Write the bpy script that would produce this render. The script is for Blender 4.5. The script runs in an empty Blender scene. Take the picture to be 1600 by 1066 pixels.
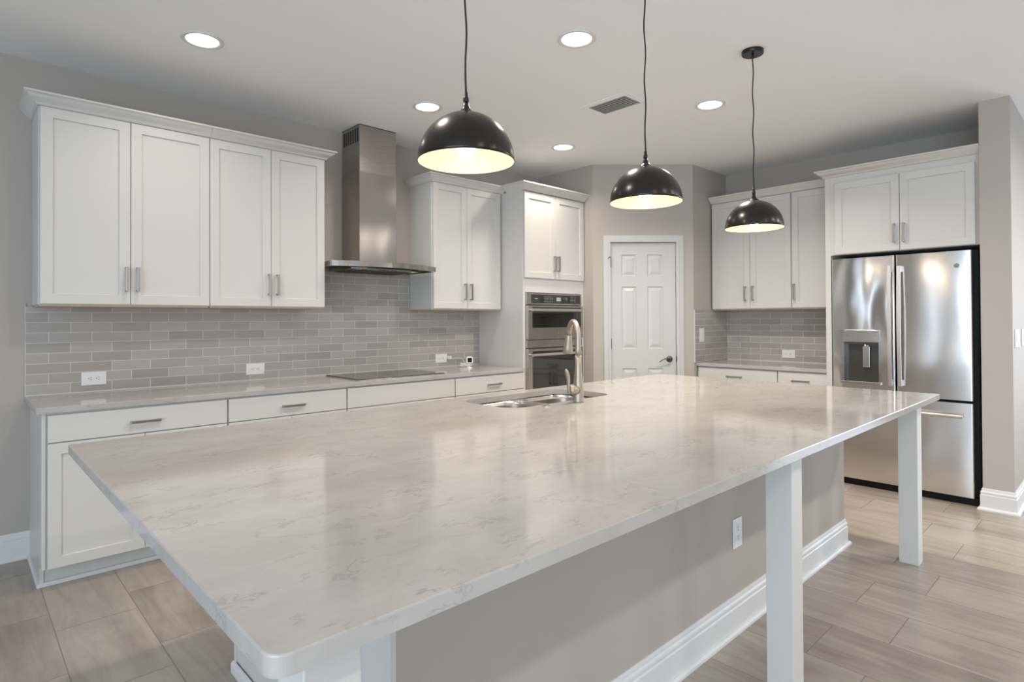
import bpy, math, random
from mathutils import Vector, Matrix
S = bpy.context.scene
COL = S.collection
PI = math.pi
# ------------------------------------------------------------------ camera
CH = 1.36
cam_d = bpy.data.cameras.new('camera')
cam = bpy.data.objects.new('camera', cam_d)
COL.objects.link(cam)
cam_d.sensor_width = 36.0
cam_d.lens = 20.7009
cam_d.shift_y = -0.0254
cam_d.clip_start = 0.05
cam.matrix_world = Matrix(((0.725832, -0.002404, -0.687868, 0.0),
                           (-0.687853, -0.009917, -0.725782, 0.0),
                           (-0.005077, 0.999948, -0.008852, CH),
                           (0, 0, 0, 1)))
S.camera = cam
# ------------------------------------------------------------------ colour management, world
S.view_settings.view_transform = 'Standard'
S.view_settings.look = 'None'
S.view_settings.gamma = 1.0
S.view_settings.use_curve_mapping = False
S.view_settings.exposure = 0.31
wd = bpy.data.worlds.new('world')
S.world = wd
wd.use_nodes = True
wd.node_tree.nodes['Background'].inputs[0].default_value = (0.75, 0.85, 1.0, 1)
wd.node_tree.nodes['Background'].inputs[1].default_value = 1.0
# ------------------------------------------------------------------ main dimensions (metres)
W = 4.428      # hood wall y
XF = 6.026     # fridge wall x
H = 2.902      # ceiling
XA, YA = 4.6015, 3.6837
XB, YB = 5.3327, 3.002
ZC = 0.929     # worktop top
RX0, RY0, RX1 = -3.6, -5.0, 9.6      # far extents of the open living area


def area(name, loc, rot, sx, sy, power, col, spread=PI):
    d = bpy.data.lights.new(name, 'AREA')
    d.shape = 'RECTANGLE'
    d.size, d.size_y = sx, sy
    d.energy = power
    d.color = col
    d.spread = spread
    o = bpy.data.objects.new(name, d)
    COL.objects.link(o)
    o.location = loc
    o.rotation_euler = rot
    return o


# daylight entering through the windows of the living area behind the camera
DAY = (0.66, 0.82, 1.0)
WIN_L = [(-3.9, 1.8), (-1.9, 1.8), (0.05, 1.75), (2.95, 0.28)]        # centre y, width, in the left wall x = RX0
for i, (cy, w_) in enumerate(WIN_L):
    area('daylight_left', (RX0 + 0.03, cy, 1.35), (0, -PI / 2, 0), 2.1, w_, (30 if w_ > 1 else 24) * w_, DAY)
WIN_B = [(0.2, 2.6), (4.4, 2.2)]                    # centre x, width, in the wall y = RY0
for i, (cx, w_) in enumerate(WIN_B):
    area('daylight_back', (cx, RY0 + 0.03, 1.3), (PI / 2, 0, 0), w_, 2.2, 7, DAY)
area('daylight_right', (RX1 - 0.03, -1.6, 1.3), (0, PI / 2, 0), 2.1, 2.0, 75, DAY)
CAN_POWER = 11.0
CAN_COL = (1.0, 0.895, 0.775)
PENDANT_POWER = 1.5

# ================================================================== helpers
def mesh_obj(name, me, mat, parent=None, bevel=0.0, seg=2, smooth=False):
    o = bpy.data.objects.new(name, me)
    COL.objects.link(o)
    if mat is not None:
        for m in (mat if isinstance(mat, (list, tuple)) else [mat]):
            me.materials.append(m)
    if parent is not None:
        o.parent = parent
    if smooth:
        me.polygons.foreach_set('use_smooth', [True] * len(me.polygons))
    if bevel > 0:
        b = o.modifiers.new('bevel', 'BEVEL')
        b.width = bevel
        b.segments = seg
        b.limit_method = 'ANGLE'
        b.angle_limit = math.radians(40)
        b.harden_normals = False
    return o


class MB:
    """collects geometry of ONE part"""
    def __init__(self):
        self.v, self.f, self.m = [], [], []

    def add(self, vs, fs, mi=0):
        n = len(self.v)
        self.v += [tuple(p) for p in vs]
        self.f += [tuple(i + n for i in f) for f in fs]
        self.m += [mi] * len(fs)
        return self

    def box(self, a, b, mi=0):
        x0, y0, z0 = [min(a[i], b[i]) for i in range(3)]
        x1, y1, z1 = [max(a[i], b[i]) for i in range(3)]
        vs = [(x0, y0, z0), (x1, y0, z0), (x1, y1, z0), (x0, y1, z0), (x0, y0, z1), (x1, y0, z1), (x1, y1, z1), (x0, y1, z1)]
        fs = [(0, 3, 2, 1), (4, 5, 6, 7), (0, 1, 5, 4), (1, 2, 6, 5), (2, 3, 7, 6), (3, 0, 4, 7)]
        return self.add(vs, fs, mi)

    def prism(self, pts, z0, z1, mi=0):
        """closed ccw polygon in xy extruded in z"""
        n = len(pts)
        vs = [(p[0], p[1], z0) for p in pts] + [(p[0], p[1], z1) for p in pts]
        fs = [tuple(range(n))[::-1], tuple(range(n, 2 * n))]
        fs += [(i, (i + 1) % n, n + (i + 1) % n, n + i) for i in range(n)]
        return self.add(vs, fs, mi)

    def lathe(self, prof, c=(0, 0, 0), n=32, mi=0, axis='z', cap=True):
        vs, fs = [], []
        for r, z in prof:
            for k in range(n):
                a = 2 * PI * k / n
                p = (r * math.cos(a), r * math.sin(a), z)
                if axis == 'y':
                    p = (p[0], -p[2], p[1])
                elif axis == 'x':
                    p = (p[2], p[0], p[1])
                vs.append((c[0] + p[0], c[1] + p[1], c[2] + p[2]))
        for i in range(len(prof) - 1):
            for k in range(n):
                k2 = (k + 1) % n
                fs.append((i * n + k, i * n + k2, (i + 1) * n + k2, (i + 1) * n + k))
        if cap:
            fs.append(tuple(range(n))[::-1])
            fs.append(tuple(range((len(prof) - 1) * n, len(prof) * n)))
        return self.add(vs, fs, mi)

    def tube(self, pts, r, n=10, mi=0, flat=1.0):
        pts = [Vector(p) for p in pts]
        rs = r if isinstance(r, (list, tuple)) else [r] * len(pts)
        t0 = (pts[1] - pts[0]).normalized()
        up = Vector((0, 0, 1)) if abs(t0.z) < 0.9 else Vector((1, 0, 0))
        nrm = t0.cross(up).normalized()
        vs, fs = [], []
        for i, p in enumerate(pts):
            if i == 0: t = pts[1] - pts[0]
            elif i == len(pts) - 1: t = pts[-1] - pts[-2]
            else: t = pts[i + 1] - pts[i - 1]
            t.normalize()
            nrm = (nrm - t * nrm.dot(t)).normalized()
            b = t.cross(nrm)
            for k in range(n):
                a = 2 * PI * k / n
                vs.append(tuple(p + nrm * (rs[i] * math.cos(a)) + b * (rs[i] * flat * math.sin(a))))
        for i in range(len(pts) - 1):
            for k in range(n):
                k2 = (k + 1) % n
                fs.append((i * n + k, i * n + k2, (i + 1) * n + k2, (i + 1) * n + k))
        fs.append(tuple(range(n))[::-1])
        fs.append(tuple(range((len(pts) - 1) * n, len(pts) * n)))
        return self.add(vs, fs, mi)

    def build(self, name, mat, parent=None, bevel=0.0, seg=2, smooth=False):
        me = bpy.data.meshes.new(name)
        me.from_pydata(self.v, [], self.f)
        for i, mi in enumerate(self.m):
            me.polygons[i].material_index = mi
        bm_fix(me)
        return mesh_obj(name, me, mat, parent, bevel, seg, smooth)


def bm_fix(me):
    import bmesh
    bm = bmesh.new()
    bm.from_mesh(me)
    bmesh.ops.recalc_face_normals(bm, faces=bm.faces)
    bm.to_mesh(me)
    bm.free()
    me.update()


def sharp(o, deg=35):
    """smooth shading with sharp creases by angle"""
    me = o.data
    import bmesh
    bm = bmesh.new()
    bm.from_mesh(me)
    for f in bm.faces: f.smooth = True
    for e in bm.edges:
        if len(e.link_faces) == 2 and e.calc_face_angle(0) > math.radians(deg):
            e.smooth = False
    bm.to_mesh(me)
    bm.free()
    return o


def tag(o, label=None, cat=None, group=None, kind=None):
    if label: o['label'] = label
    if cat: o['category'] = cat
    if group: o['group'] = group
    if kind: o['kind'] = kind
    return o


def thing(name, label, cat, loc=(0, 0, 0), rz=0.0, group=None, kind=None):
    o = bpy.data.objects.new(name, None)
    o.empty_display_size = 0.1
    COL.objects.link(o)
    o.location = loc
    o.rotation_euler = (0, 0, rz)
    return tag(o, label, cat, group, kind)


def copy_tree(o, parent=None):
    c = o.copy()
    COL.objects.link(c)
    c.parent = parent
    for ch in [x for x in bpy.data.objects if x.parent is o]:
        copy_tree(ch, c)
    return c


# ================================================================== materials
def mat(name, col=(0.8, 0.8, 0.8), rough=0.5, metal=0.0, spec=0.5, emit=None, estr=0.0, coat=0.0):
    m = bpy.data.materials.new(name)
    m.use_nodes = True
    b = m.node_tree.nodes['Principled BSDF']
    b.inputs['Base Color'].default_value = (*col, 1)
    b.inputs['Roughness'].default_value = rough
    b.inputs['Metallic'].default_value = metal
    b.inputs['Specular IOR Level'].default_value = spec
    b.inputs['Coat Weight'].default_value = coat
    if emit:
        b.inputs['Emission Color'].default_value = (*emit, 1)
        b.inputs['Emission Strength'].default_value = estr
    return m


def nt(m): return m.node_tree.nodes, m.node_tree.links, m.node_tree.nodes['Principled BSDF']


def node(N, t, **kw):
    n = N.new(t)
    for k, v in kw.items():
        if k.startswith('i_'):
            key = k[2:]
            n.inputs[int(key) if key.isdigit() else key.replace('_', ' ')].default_value = v
        else:
            setattr(n, k, v)
    return n


def ramp(N, stops):
    r = N.new('ShaderNodeValToRGB')
    e = r.color_ramp.elements
    while len(e) < len(stops): e.new(0.5)
    for i, (p, c) in enumerate(stops):
        e[i].position = p
        e[i].color = (*c, 1) if len(c) == 3 else c
    return r


def paint(name, col, rough=0.55, bump=0.02, scale=180):
    m = mat(name, col, rough)
    N, L, B = nt(m)
    g = node(N, 'ShaderNodeNewGeometry')
    no = node(N, 'ShaderNodeTexNoise', i_Scale=scale, i_Detail=2.0)
    L.new(g.outputs['Position'], no.inputs['Vector'])
    bu = node(N, 'ShaderNodeBump', i_Strength=bump, i_Distance=0.002)
    L.new(no.outputs[0], bu.inputs['Height'])
    L.new(bu.outputs[0], B.inputs['Normal'])
    return m


M_wall = paint('wall_paint', (0.475, 0.432, 0.385), 0.6, 0.10, 140)
M_ceil = paint('ceiling_paint', (0.92, 0.925, 0.93), 0.75, 0.10, 120)
M_cab = paint('cabinet_paint', (0.665, 0.65, 0.615), 0.35, 0.01)
M_trim = paint('trim_paint', (0.74, 0.74, 0.73), 0.35, 0.01)
M_door = paint('door_paint', (0.59, 0.59, 0.58), 0.35, 0.01)
M_wood = mat('cabinet_underside_wood', (0.62, 0.45, 0.28), 0.5)
M_plastic = mat('white_plastic', (0.84, 0.83, 0.81), 0.3)
M_dark = mat('dark_slot', (0.02, 0.02, 0.02), 0.5)
M_dkgrey = mat('dark_grey_matte', (0.10, 0.10, 0.095), 0.7)  # plain dark grey for the hood filters and oven body
M_black = mat('black_enamel', (0.004, 0.004, 0.004), 0.5, spec=0.25)
M_nickel = mat('brushed_nickel', (0.47, 0.41, 0.335), 0.46, 1.0)
M_pull = mat('satin_nickel_pull', (0.42, 0.405, 0.385), 0.32, 1.0)
M_glassb = mat('black_oven_glass', (0.012, 0.011, 0.010), 0.05, spec=1.0, coat=0.3)
M_cook = mat('black_ceramic_glass', (0.035, 0.032, 0.03), 0.07, spec=0.8)
M_bronze = mat('door_lever_metal', (0.16, 0.14, 0.125), 0.28, 1.0)
M_shade = mat('black_satin_shade', (0.011, 0.0075, 0.005), 0.26, spec=0.45)
M_cord = mat('black_cord', (0.008, 0.008, 0.008), 0.5)
M_inner = mat('cream_shade_lining', (0.58, 0.50, 0.34), 0.5)
M_bulb = mat('lit_bulb', (1, 1, 1), 0.3, emit=(1.0, 0.86, 0.62), estr=12)
M_lens = mat('lit_lens', (1, 1, 1), 0.3, emit=(1.0, 0.97, 0.93), estr=4.0)
M_ink = mat('grey_print', (0.35, 0.35, 0.36), 0.5)
M_inkw = mat('pale_print', (0.45, 0.45, 0.45), 0.5)
M_badge = mat('badge_metal', (0.22, 0.21, 0.20), 0.3, 0.8)
M_chrome = mat('polished_steel', (0.75, 0.74, 0.72), 0.12, 1.0)
M_grout = mat('grout_line', (0.66, 0.64, 0.60), 0.7)


def steel(name, col=(0.56, 0.54, 0.52), rough=0.24, brush='x', wave=0.0, wscale=2.0, aniso=0.0):
    m = mat(name, col, rough, 1.0)
    N, L, B = nt(m)
    tc = node(N, 'ShaderNodeTexCoord')
    mp = node(N, 'ShaderNodeMapping')
    mp.inputs['Scale'].default_value = {'x': (2, 2, 400), 'z': (400, 400, 2)}[brush]
    L.new(tc.outputs['Object'], mp.inputs['Vector'])
    no = node(N, 'ShaderNodeTexNoise', i_Scale=3.0, i_Detail=2.0)
    L.new(mp.outputs[0], no.inputs['Vector'])
    mr = node(N, 'ShaderNodeMapRange')
    mr.inputs[3].default_value = rough - 0.05
    mr.inputs[4].default_value = rough + 0.06
    L.new(no.outputs[0], mr.inputs[0])
    L.new(mr.outputs[0], B.inputs['Roughness'])
    if wave > 0:
        n2 = node(N, 'ShaderNodeTexNoise', i_Scale=wscale, i_Detail=0.5)
        mp2 = node(N, 'ShaderNodeMapping')
        mp2.inputs['Scale'].default_value = (1.5, 1.5, 0.55)
        L.new(tc.outputs['Object'], mp2.inputs['Vector'])
        L.new(mp2.outputs[0], n2.inputs['Vector'])
        bu = node(N, 'ShaderNodeBump', i_Strength=1.0, i_Distance=wave)
        L.new(n2.outputs[0], bu.inputs['Height'])
        L.new(bu.outputs[0], B.inputs['Normal'])
    return m


M_steel = steel('brushed_steel')
M_handle = mat('handle_steel', (0.66, 0.63, 0.60), 0.38, 1.0)
M_steel_hood = steel('hood_steel', (0.45, 0.42, 0.39), 0.17, 'x', 0.010, 2.2)
M_fridge = steel('fridge_steel', (0.74, 0.71, 0.68), 0.16, 'x', 0.035, 3.2)
M_fridge2 = steel('fridge_steel_calm', (0.74, 0.71, 0.68), 0.19, 'x', 0.008, 2.5)
M_oven = steel('oven_steel', (0.52, 0.49, 0.45), 0.25, 'x')


def quartz():
    m = mat('white_veined_quartz', (0.7, 0.67, 0.63), 0.085, spec=0.5)
    N, L, B = nt(m)
    g = node(N, 'ShaderNodeNewGeometry')
    mp = node(N, 'ShaderNodeMapping')
    mp.inputs['Rotation'].default_value = (0, 0, math.radians(-40))
    mp.inputs['Scale'].default_value = (0.75, 1.5, 1.2)
    L.new(g.outputs['Position'], mp.inputs['Vector'])
    warp = node(N, 'ShaderNodeTexNoise', i_Scale=9.0, i_Detail=3.0)
    L.new(mp.outputs[0], warp.inputs['Vector'])
    mad = node(N, 'ShaderNodeVectorMath', operation='MULTIPLY_ADD')
    mad.inputs[1].default_value = (0.16, 0.16, 0.16)
    L.new(warp.outputs['Color'], mad.inputs[0])
    L.new(mp.outputs[0], mad.inputs[2])
    v = node(N, 'ShaderNodeTexNoise', i_Scale=7.0, i_Detail=5.0, i_Roughness=0.6)
    L.new(mad.outputs[0], v.inputs['Vector'])
    r1 = ramp(N, [(0.485, (0, 0, 0)), (0.502, (1, 1, 1)), (0.508, (1, 1, 1)), (0.53, (0, 0, 0))])
    L.new(v.outputs[0], r1.inputs[0])
    msk = node(N, 'ShaderNodeTexNoise', i_Scale=8.0, i_Detail=2.0)
    L.new(mp.outputs[0], msk.inputs['Vector'])
    r2 = ramp(N, [(0.45, (0, 0, 0)), (0.60, (1, 1, 1))])
    L.new(msk.outputs[0], r2.inputs[0])
    mu = node(N, 'ShaderNodeMath', operation='MULTIPLY')
    L.new(r1.outputs[0], mu.inputs[0])
    L.new(r2.outputs[0], mu.inputs[1])
    cl = node(N, 'ShaderNodeTexNoise', i_Scale=3.0, i_Detail=6.0, i_Roughness=0.7)
    L.new(mad.outputs[0], cl.inputs['Vector'])
    base = ramp(N, [(0.35, (0.43, 0.407, 0.38)), (0.65, (0.50, 0.476, 0.448))])
    L.new(cl.outputs[0], base.inputs[0])
    mx = node(N, 'ShaderNodeMix', data_type='RGBA')
    mx.inputs[7].default_value = (0.34, 0.325, 0.305, 1)
    sc = node(N, 'ShaderNodeMath', operation='MULTIPLY')
    sc.inputs[1].default_value = 0.75
    L.new(mu.outputs[0], sc.inputs[0])
    L.new(sc.outputs[0], mx.inputs[0])
    L.new(base.outputs[0], mx.inputs[6])
    L.new(mx.outputs[2], B.inputs['Base Color'])
    return m


M_quartz = quartz()


def tile_mat(name, axis_u, u0, z0, bw, rh, c1, c2, grout, mortar, off, rough, swap=False, floor=False):
    """axis_u: 'x'/'y' world coordinate along the course"""
    m = mat(name, c1, rough)
    N, L, B = nt(m)
    g = node(N, 'ShaderNodeNewGeometry')
    sp = node(N, 'ShaderNodeSeparateXYZ')
    L.new(g.outputs['Position'], sp.inputs[0])
    su = node(N, 'ShaderNodeMath', operation='SUBTRACT')
    su.inputs[1].default_value = u0
    L.new(sp.outputs['X' if axis_u == 'x' else 'Y'], su.inputs[0])
    sv = node(N, 'ShaderNodeMath', operation='SUBTRACT')
    sv.inputs[1].default_value = z0
    L.new(sp.outputs['X' if floor else 'Z'], sv.inputs[0])
    cb = node(N, 'ShaderNodeCombineXYZ')
    L.new(su.outputs[0], cb.inputs[0])
    L.new(sv.outputs[0], cb.inputs[1])
    br = node(N, 'ShaderNodeTexBrick')
    br.offset = off
    br.offset_frequency = 2
    br.squash = 1.0
    br.inputs['Color1'].default_value = (0, 0, 0, 1)
    br.inputs['Color2'].default_value = (1, 1, 1, 1)
    br.inputs['Mortar'].default_value = (0.5, 0.5, 0.5, 1)
    br.inputs['Scale'].default_value = 1.0
    br.inputs['Mortar Size'].default_value = mortar
    br.inputs['Mortar Smooth'].default_value = 0.1
    br.inputs['Bias'].default_value = 0.0
    br.inputs['Brick Width'].default_value = bw
    br.inputs['Row Height'].default_value = rh
    L.new(cb.outputs[0], br.inputs['Vector'])
    # streaky stone grain along the tile
    mp = node(N, 'ShaderNodeMapping')
    mp.inputs['Scale'].default_value = (1.6, 11.0, 1.0) if floor else (7.0, 60.0, 1.0)
    L.new(cb.outputs[0], mp.inputs['Vector'])
    addv = node(N, 'ShaderNodeVectorMath', operation='MULTIPLY_ADD')   # shift the grain per tile
    addv.inputs[1].default_value = (7.0, 7.0, 7.0)
    L.new(br.outputs['Color'], addv.inputs[0])
    L.new(mp.outputs[0], addv.inputs[2])
    no = node(N, 'ShaderNodeTexNoise', i_Scale=1.0, i_Detail=6.0, i_Roughness=0.62)
    no.inputs['Distortion'].default_value = 0.9 if floor else 0.4
    L.new(addv.outputs[0], no.inputs['Vector'])
    n2 = node(N, 'ShaderNodeTexNoise', i_Scale=3.2 if floor else 9.0, i_Detail=4.0)
    L.new(addv.outputs[0] if not floor else cb.outputs[0], n2.inputs['Vector'])
    a = node(N, 'ShaderNodeMath', operation='MULTIPLY_ADD')
    a.inputs[1].default_value = 0.38 if floor else 0.6
    L.new(br.outputs['Color'], a.inputs[0])
    b2 = node(N, 'ShaderNodeMath', operation='MULTIPLY_ADD')
    b2.inputs[1].default_value = 1.5 if floor else 0.5
    b2.inputs[2].default_value = -0.72 if floor else -0.22
    L.new(no.outputs[0], b2.inputs[0])
    b3 = node(N, 'ShaderNodeMath', operation='MULTIPLY_ADD')
    b3.inputs[1].default_value = 0.8 if floor else 0.4
    L.new(n2.outputs[0], b3.inputs[0])
    L.new(b2.outputs[0], b3.inputs[2])
    L.new(b3.outputs[0], a.inputs[2])
    rp = ramp(N, [(0.1, c1), (0.9, c2)])
    L.new(a.outputs[0], rp.inputs[0])
    mx = node(N, 'ShaderNodeMix', data_type='RGBA')
    mx.inputs[7].default_value = (*grout, 1)
    L.new(br.outputs['Fac'], mx.inputs[0])
    L.new(rp.outputs[0], mx.inputs[6])
    L.new(mx.outputs[2], B.inputs['Base Color'])
    ro = node(N, 'ShaderNodeMath', operation='MULTIPLY_ADD')
    ro.inputs[1].default_value = 0.4
    ro.inputs[2].default_value = rough
    L.new(br.outputs['Fac'], ro.inputs[0])
    L.new(ro.outputs[0], B.inputs['Roughness'])
    hh = node(N, 'ShaderNodeMath', operation='MULTIPLY_ADD')
    hh.inputs[1].default_value = -1.0
    L.new(br.outputs['Fac'], hh.inputs[0])
    hs = node(N, 'ShaderNodeMath', operation='MULTIPLY')
    hs.inputs[1].default_value = 0.25
    L.new(no.outputs[0], hs.inputs[0])
    L.new(hs.outputs[0], hh.inputs[2])
    bu = node(N, 'ShaderNodeBump', i_Strength=0.5, i_Distance=0.0015)
    L.new(hh.outputs[0], bu.inputs['Height'])
    L.new(bu.outputs[0], B.inputs['Normal'])
    return m


TC1, TC2, TG = (0.34, 0.315, 0.287), (0.48, 0.452, 0.418), (0.67, 0.65, 0.61)
M_bs_back = tile_mat('grey_subway_tile', 'x', 0.302 - 0.21 * 4, 0.997 - 0.0605 * 20, 0.21, 0.0605, TC1, TC2, TG, 0.0020, 0.5, 0.22)
M_bs_right = tile_mat('grey_subway_tile_fridge_wall', 'y', 0.12, 0.997 - 0.0605 * 20, 0.21, 0.0605, TC1, TC2, TG, 0.0022, 0.5, 0.22)
M_bs_side = tile_mat('grey_subway_tile_pantry_wall', 'x', 0.07, 0.997 - 0.0605 * 20, 0.21, 0.0605, TC1, TC2, TG, 0.0022, 0.5, 0.22)
M_floor = tile_mat('floor_porcelain_tile', 'y', 0.93 - 0.64 * 12, 0.3253 - 0.3135 * 14, 0.64, 0.3135,
                   (0.225, 0.185, 0.150), (0.43, 0.38, 0.325), (0.24, 0.205, 0.17), 0.0022, 0.337, 0.30, floor=True)

# ================================================================== room shell
def struct(name, mb, m, bevel=0.0):
    o = mb.build(name, m, None, bevel)
    o['kind'] = 'structure'
    return o


T = 0.12
struct('floor', MB().box((RX0 - T, RY0 - T, -0.1), (RX1 + T, W + T, 0)), M_floor)
struct('ceiling', MB().box((RX0 - T, RY0 - T, H), (RX1 + T, W + T, H + 0.1)), M_ceil)
struct('wall_hood', MB().box((RX0 - T, W, 0), (XA, W + T, H)), M_wall)
struct('wall_oven_side', MB().prism([(XA, W + T), (XA, YA), (XA + 0.1, YA + 0.05), (XA + 0.1, W + T)], 0, H), M_wall)
ANG = math.atan2(YB - YA, XB - XA)          # pantry wall direction
DL = math.hypot(XB - XA, YB - YA)
td = Vector((math.cos(ANG), math.sin(ANG), 0))
nd = Vector((-td.y, td.x, 0))               # away from the camera
S0, S1, ZD = 0.160, 0.842, 2.138            # rough opening


def DP(s, off=0.0):
    return (XA + td.x * s + nd.x * off, YA + td.y * s + nd.y * off)


mb = MB()
for a_, b_, z0, z1 in ((0, S0, 0, H), (S1, DL, 0, H), (S0, S1, ZD, H)):
    mb.prism([DP(a_), DP(b_), DP(b_, 0.10), DP(a_, 0.10)], z0, z1)
struct('wall_pantry', mb, M_wall)
struct('wall_pantry_side', MB().box((XB, YB, 0), (XF + T, YB + 0.1, H)), M_wall)
struct('wall_fridge', MB().box((XF, 0.747, 0), (XF + T, YB - 0.0005, H)), M_wall)
struct('wall_stub', MB().box((5.307, 0.574, 0), (RX1, 0.747, H)), M_wall)
mb = MB()   # wall at the far left with three window openings
edges = [RY0]
for cy, w_ in WIN_L: edges += [cy - w_ / 2, cy + w_ / 2]
edges.append(W)
for i in range(0, len(edges), 2): mb.box((RX0 - T, edges[i], 0), (RX0, edges[i + 1], H))
for cy, w_ in WIN_L:
    mb.box((RX0 - T, cy - w_ / 2, 0), (RX0, cy + w_ / 2, 0.3))
    mb.box((RX0 - T, cy - w_ / 2, 2.4), (RX0, cy + w_ / 2, H))
struct('wall_left', mb, M_wall)
mb = MB()
edges = [RX0]
for cx, w_ in WIN_B: edges += [cx - w_ / 2, cx + w_ / 2]
edges.append(RX1)
for i in range(0, len(edges), 2): mb.box((edges[i], RY0 - T, 0), (edges[i + 1], RY0, H))
for cx, w_ in WIN_B:
    mb.box((cx - w_ / 2, RY0 - T, 0), (cx + w_ / 2, RY0, 0.2))
    mb.box((cx - w_ / 2, RY0 - T, 2.4), (cx + w_ / 2, RY0, H))
struct('wall_back', mb, M_wall)
mb = MB().box((RX1, RY0, 0), (RX1 + T, -2.6, H)).box((RX1, -0.6, 0), (RX1 + T, 0.574, H))
mb.box((RX1, -2.6, 2.4), (RX1 + T, -0.6, H)).box((RX1, -2.6, 0), (RX1 + T, -0.6, 0.25))
struct('wall_right', mb, M_wall)


def window(idx, c, w_, z0, z1, axis):
    """white frame with a mullion around an opening"""
    m_ = MB()
    def bx(u0, u1, a, b):
        if axis == 'x': m_.box((c[0] - 0.06, c[1] + u0, a), (c[0] - 0.01, c[1] + u1, b))
        elif axis == 'X': m_.box((c[0] + 0.01, c[1] + u0, a), (c[0] + 0.06, c[1] + u1, b))
        else: m_.box((c[0] + u0, c[1] - 0.06, a), (c[0] + u1, c[1] - 0.01, b))
    h = w_ / 2
    bx(-h, -h + 0.05, z0, z1); bx(h - 0.05, h, z0, z1)
    bx(-h + 0.05, h - 0.05, z0, z0 + 0.05); bx(-h + 0.05, h - 0.05, z1 - 0.05, z1)
    bx(-0.025, 0.025, z0 + 0.05, z1 - 0.05)
    struct('window_%d' % idx, m_, M_trim)


k = 1
for cy, w_ in WIN_L: window(k, (RX0, cy), w_, 0.3, 2.4, 'x'); k += 1
for cx, w_ in WIN_B: window(k, (cx, RY0), w_, 0.2, 2.4, 'y'); k += 1
window(k, (RX1, -1.6), 2.0, 0.25, 2.4, 'X')


# ---- mitred sweeps (crown, baseboards): path in xy, profile (out, z); side=+1 offsets to the right of the path
def sweep(path, prof, side=1, cap=True):
    P = [Vector((p[0], p[1])) for p in path]
    n = len(P)
    offs = []
    for i in range(n):
        def nr(a, b):
            d = (b - a).normalized()
            return Vector((d.y, -d.x)) * side
        if i == 0: m_ = nr(P[0], P[1])
        elif i == n - 1: m_ = nr(P[-2], P[-1])
        else:
            n1, n2 = nr(P[i - 1], P[i]), nr(P[i], P[i + 1])
            m_ = (n1 + n2) / (1 + n1.dot(n2))
        offs.append(m_)
    vs, fs = [], []
    q = len(prof)
    for i in range(n):
        for o_, z in prof:
            vs.append((P[i].x + offs[i].x * o_, P[i].y + offs[i].y * o_, z))
    for i in range(n - 1):
        for j in range(q):
            j2 = (j + 1) % q
            fs.append((i * q + j, i * q + j2, (i + 1) * q + j2, (i + 1) * q + j))
    if cap:
        fs.append(tuple(range(q)))
        fs.append(tuple(range((n - 1) * q, n * q))[::-1])
    return MB().add(vs, fs)


BASE = [(0.0, 0.0), (0.030, 0.0), (0.029, 0.010), (0.022, 0.019), (0.0145, 0.020), (0.0145, 0.105), (0.011, 0.110),
        (0.011, 0.116), (0.013, 0.120), (0.012, 0.128), (0.007, 0.135), (0.0065, 0.143), (0.004, 0.153), (0.0, 0.153)]


def baseboard(name, path, side=1):
    return struct(name, sweep(path, BASE, side), M_trim)


e = 0.0003
baseboard('baseboard_left', [(RX0, W - e), (0.333, W - e)], 1)
baseboard('baseboard_stub', [(5.40, 0.747 + e), (5.307 - e, 0.747 + e), (5.307 - e, 0.574 - e), (RX1, 0.574 - e)], 1)
baseboard('baseboard_far', [(RX1, RY0 + e), (RX0, RY0 + e)], 1)
baseboard('baseboard_pantry', [DP(0.002, -e), DP(0.09, -e)], 1)
baseboard('baseboard_pantry_right', [DP(0.905, -e), DP(DL - 0.002, -e)], 1)

# ================================================================== pantry door (structure)
dr = thing('door_1', None, None, (*DP(0.0), 0), ANG, kind='structure')
# casing: local x = along wall, -y = toward room
cas = [(0.0, 0.0), (0.0, -0.017), (0.010, -0.019), (0.022, -0.019), (0.026, -0.015), (0.060, -0.013), (0.068, -0.011), (0.070, -0.008), (0.070, 0.0)]
# path left jamb up, across, down : profile out measured outward from opening
S0c, S1c, Zc_ = 0.172, 0.829, 2.128
vs, fs = [], []
corn = [(S0c, 0.0, -1, 0), (S0c, Zc_, -1, 1), (S1c, Zc_, 1, 1), (S1c, 0.0, 1, 0)]
for (s, z, ds, dz) in corn:
    for (o_, d_) in cas:
        vs.append((s + ds * o_, d_, z + dz * o_))
q = len(cas)
for i in range(3):
    for j in range(q):
        j2 = (j + 1) % q
        fs.append((i * q + j, i * q + j2, (i + 1) * q + j2, (i + 1) * q + j))
fs.append(tuple(range(q))); fs.append(tuple(range(3 * q, 4 * q)))
mb = MB().add(vs, fs)
# jamb
mb.box((S0 + 0.001, 0, 0), (S0c + 0.004, 0.10, Zc_ + 0.004)).box((S1c - 0.004, 0, 0), (S1 - 0.001, 0.10, Zc_ + 0.004)).box((S0c, 0, Zc_ - 0.002), (S1c, 0.10, ZD - 0.001))
o = mb.build('door_frame', M_door, dr)


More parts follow.
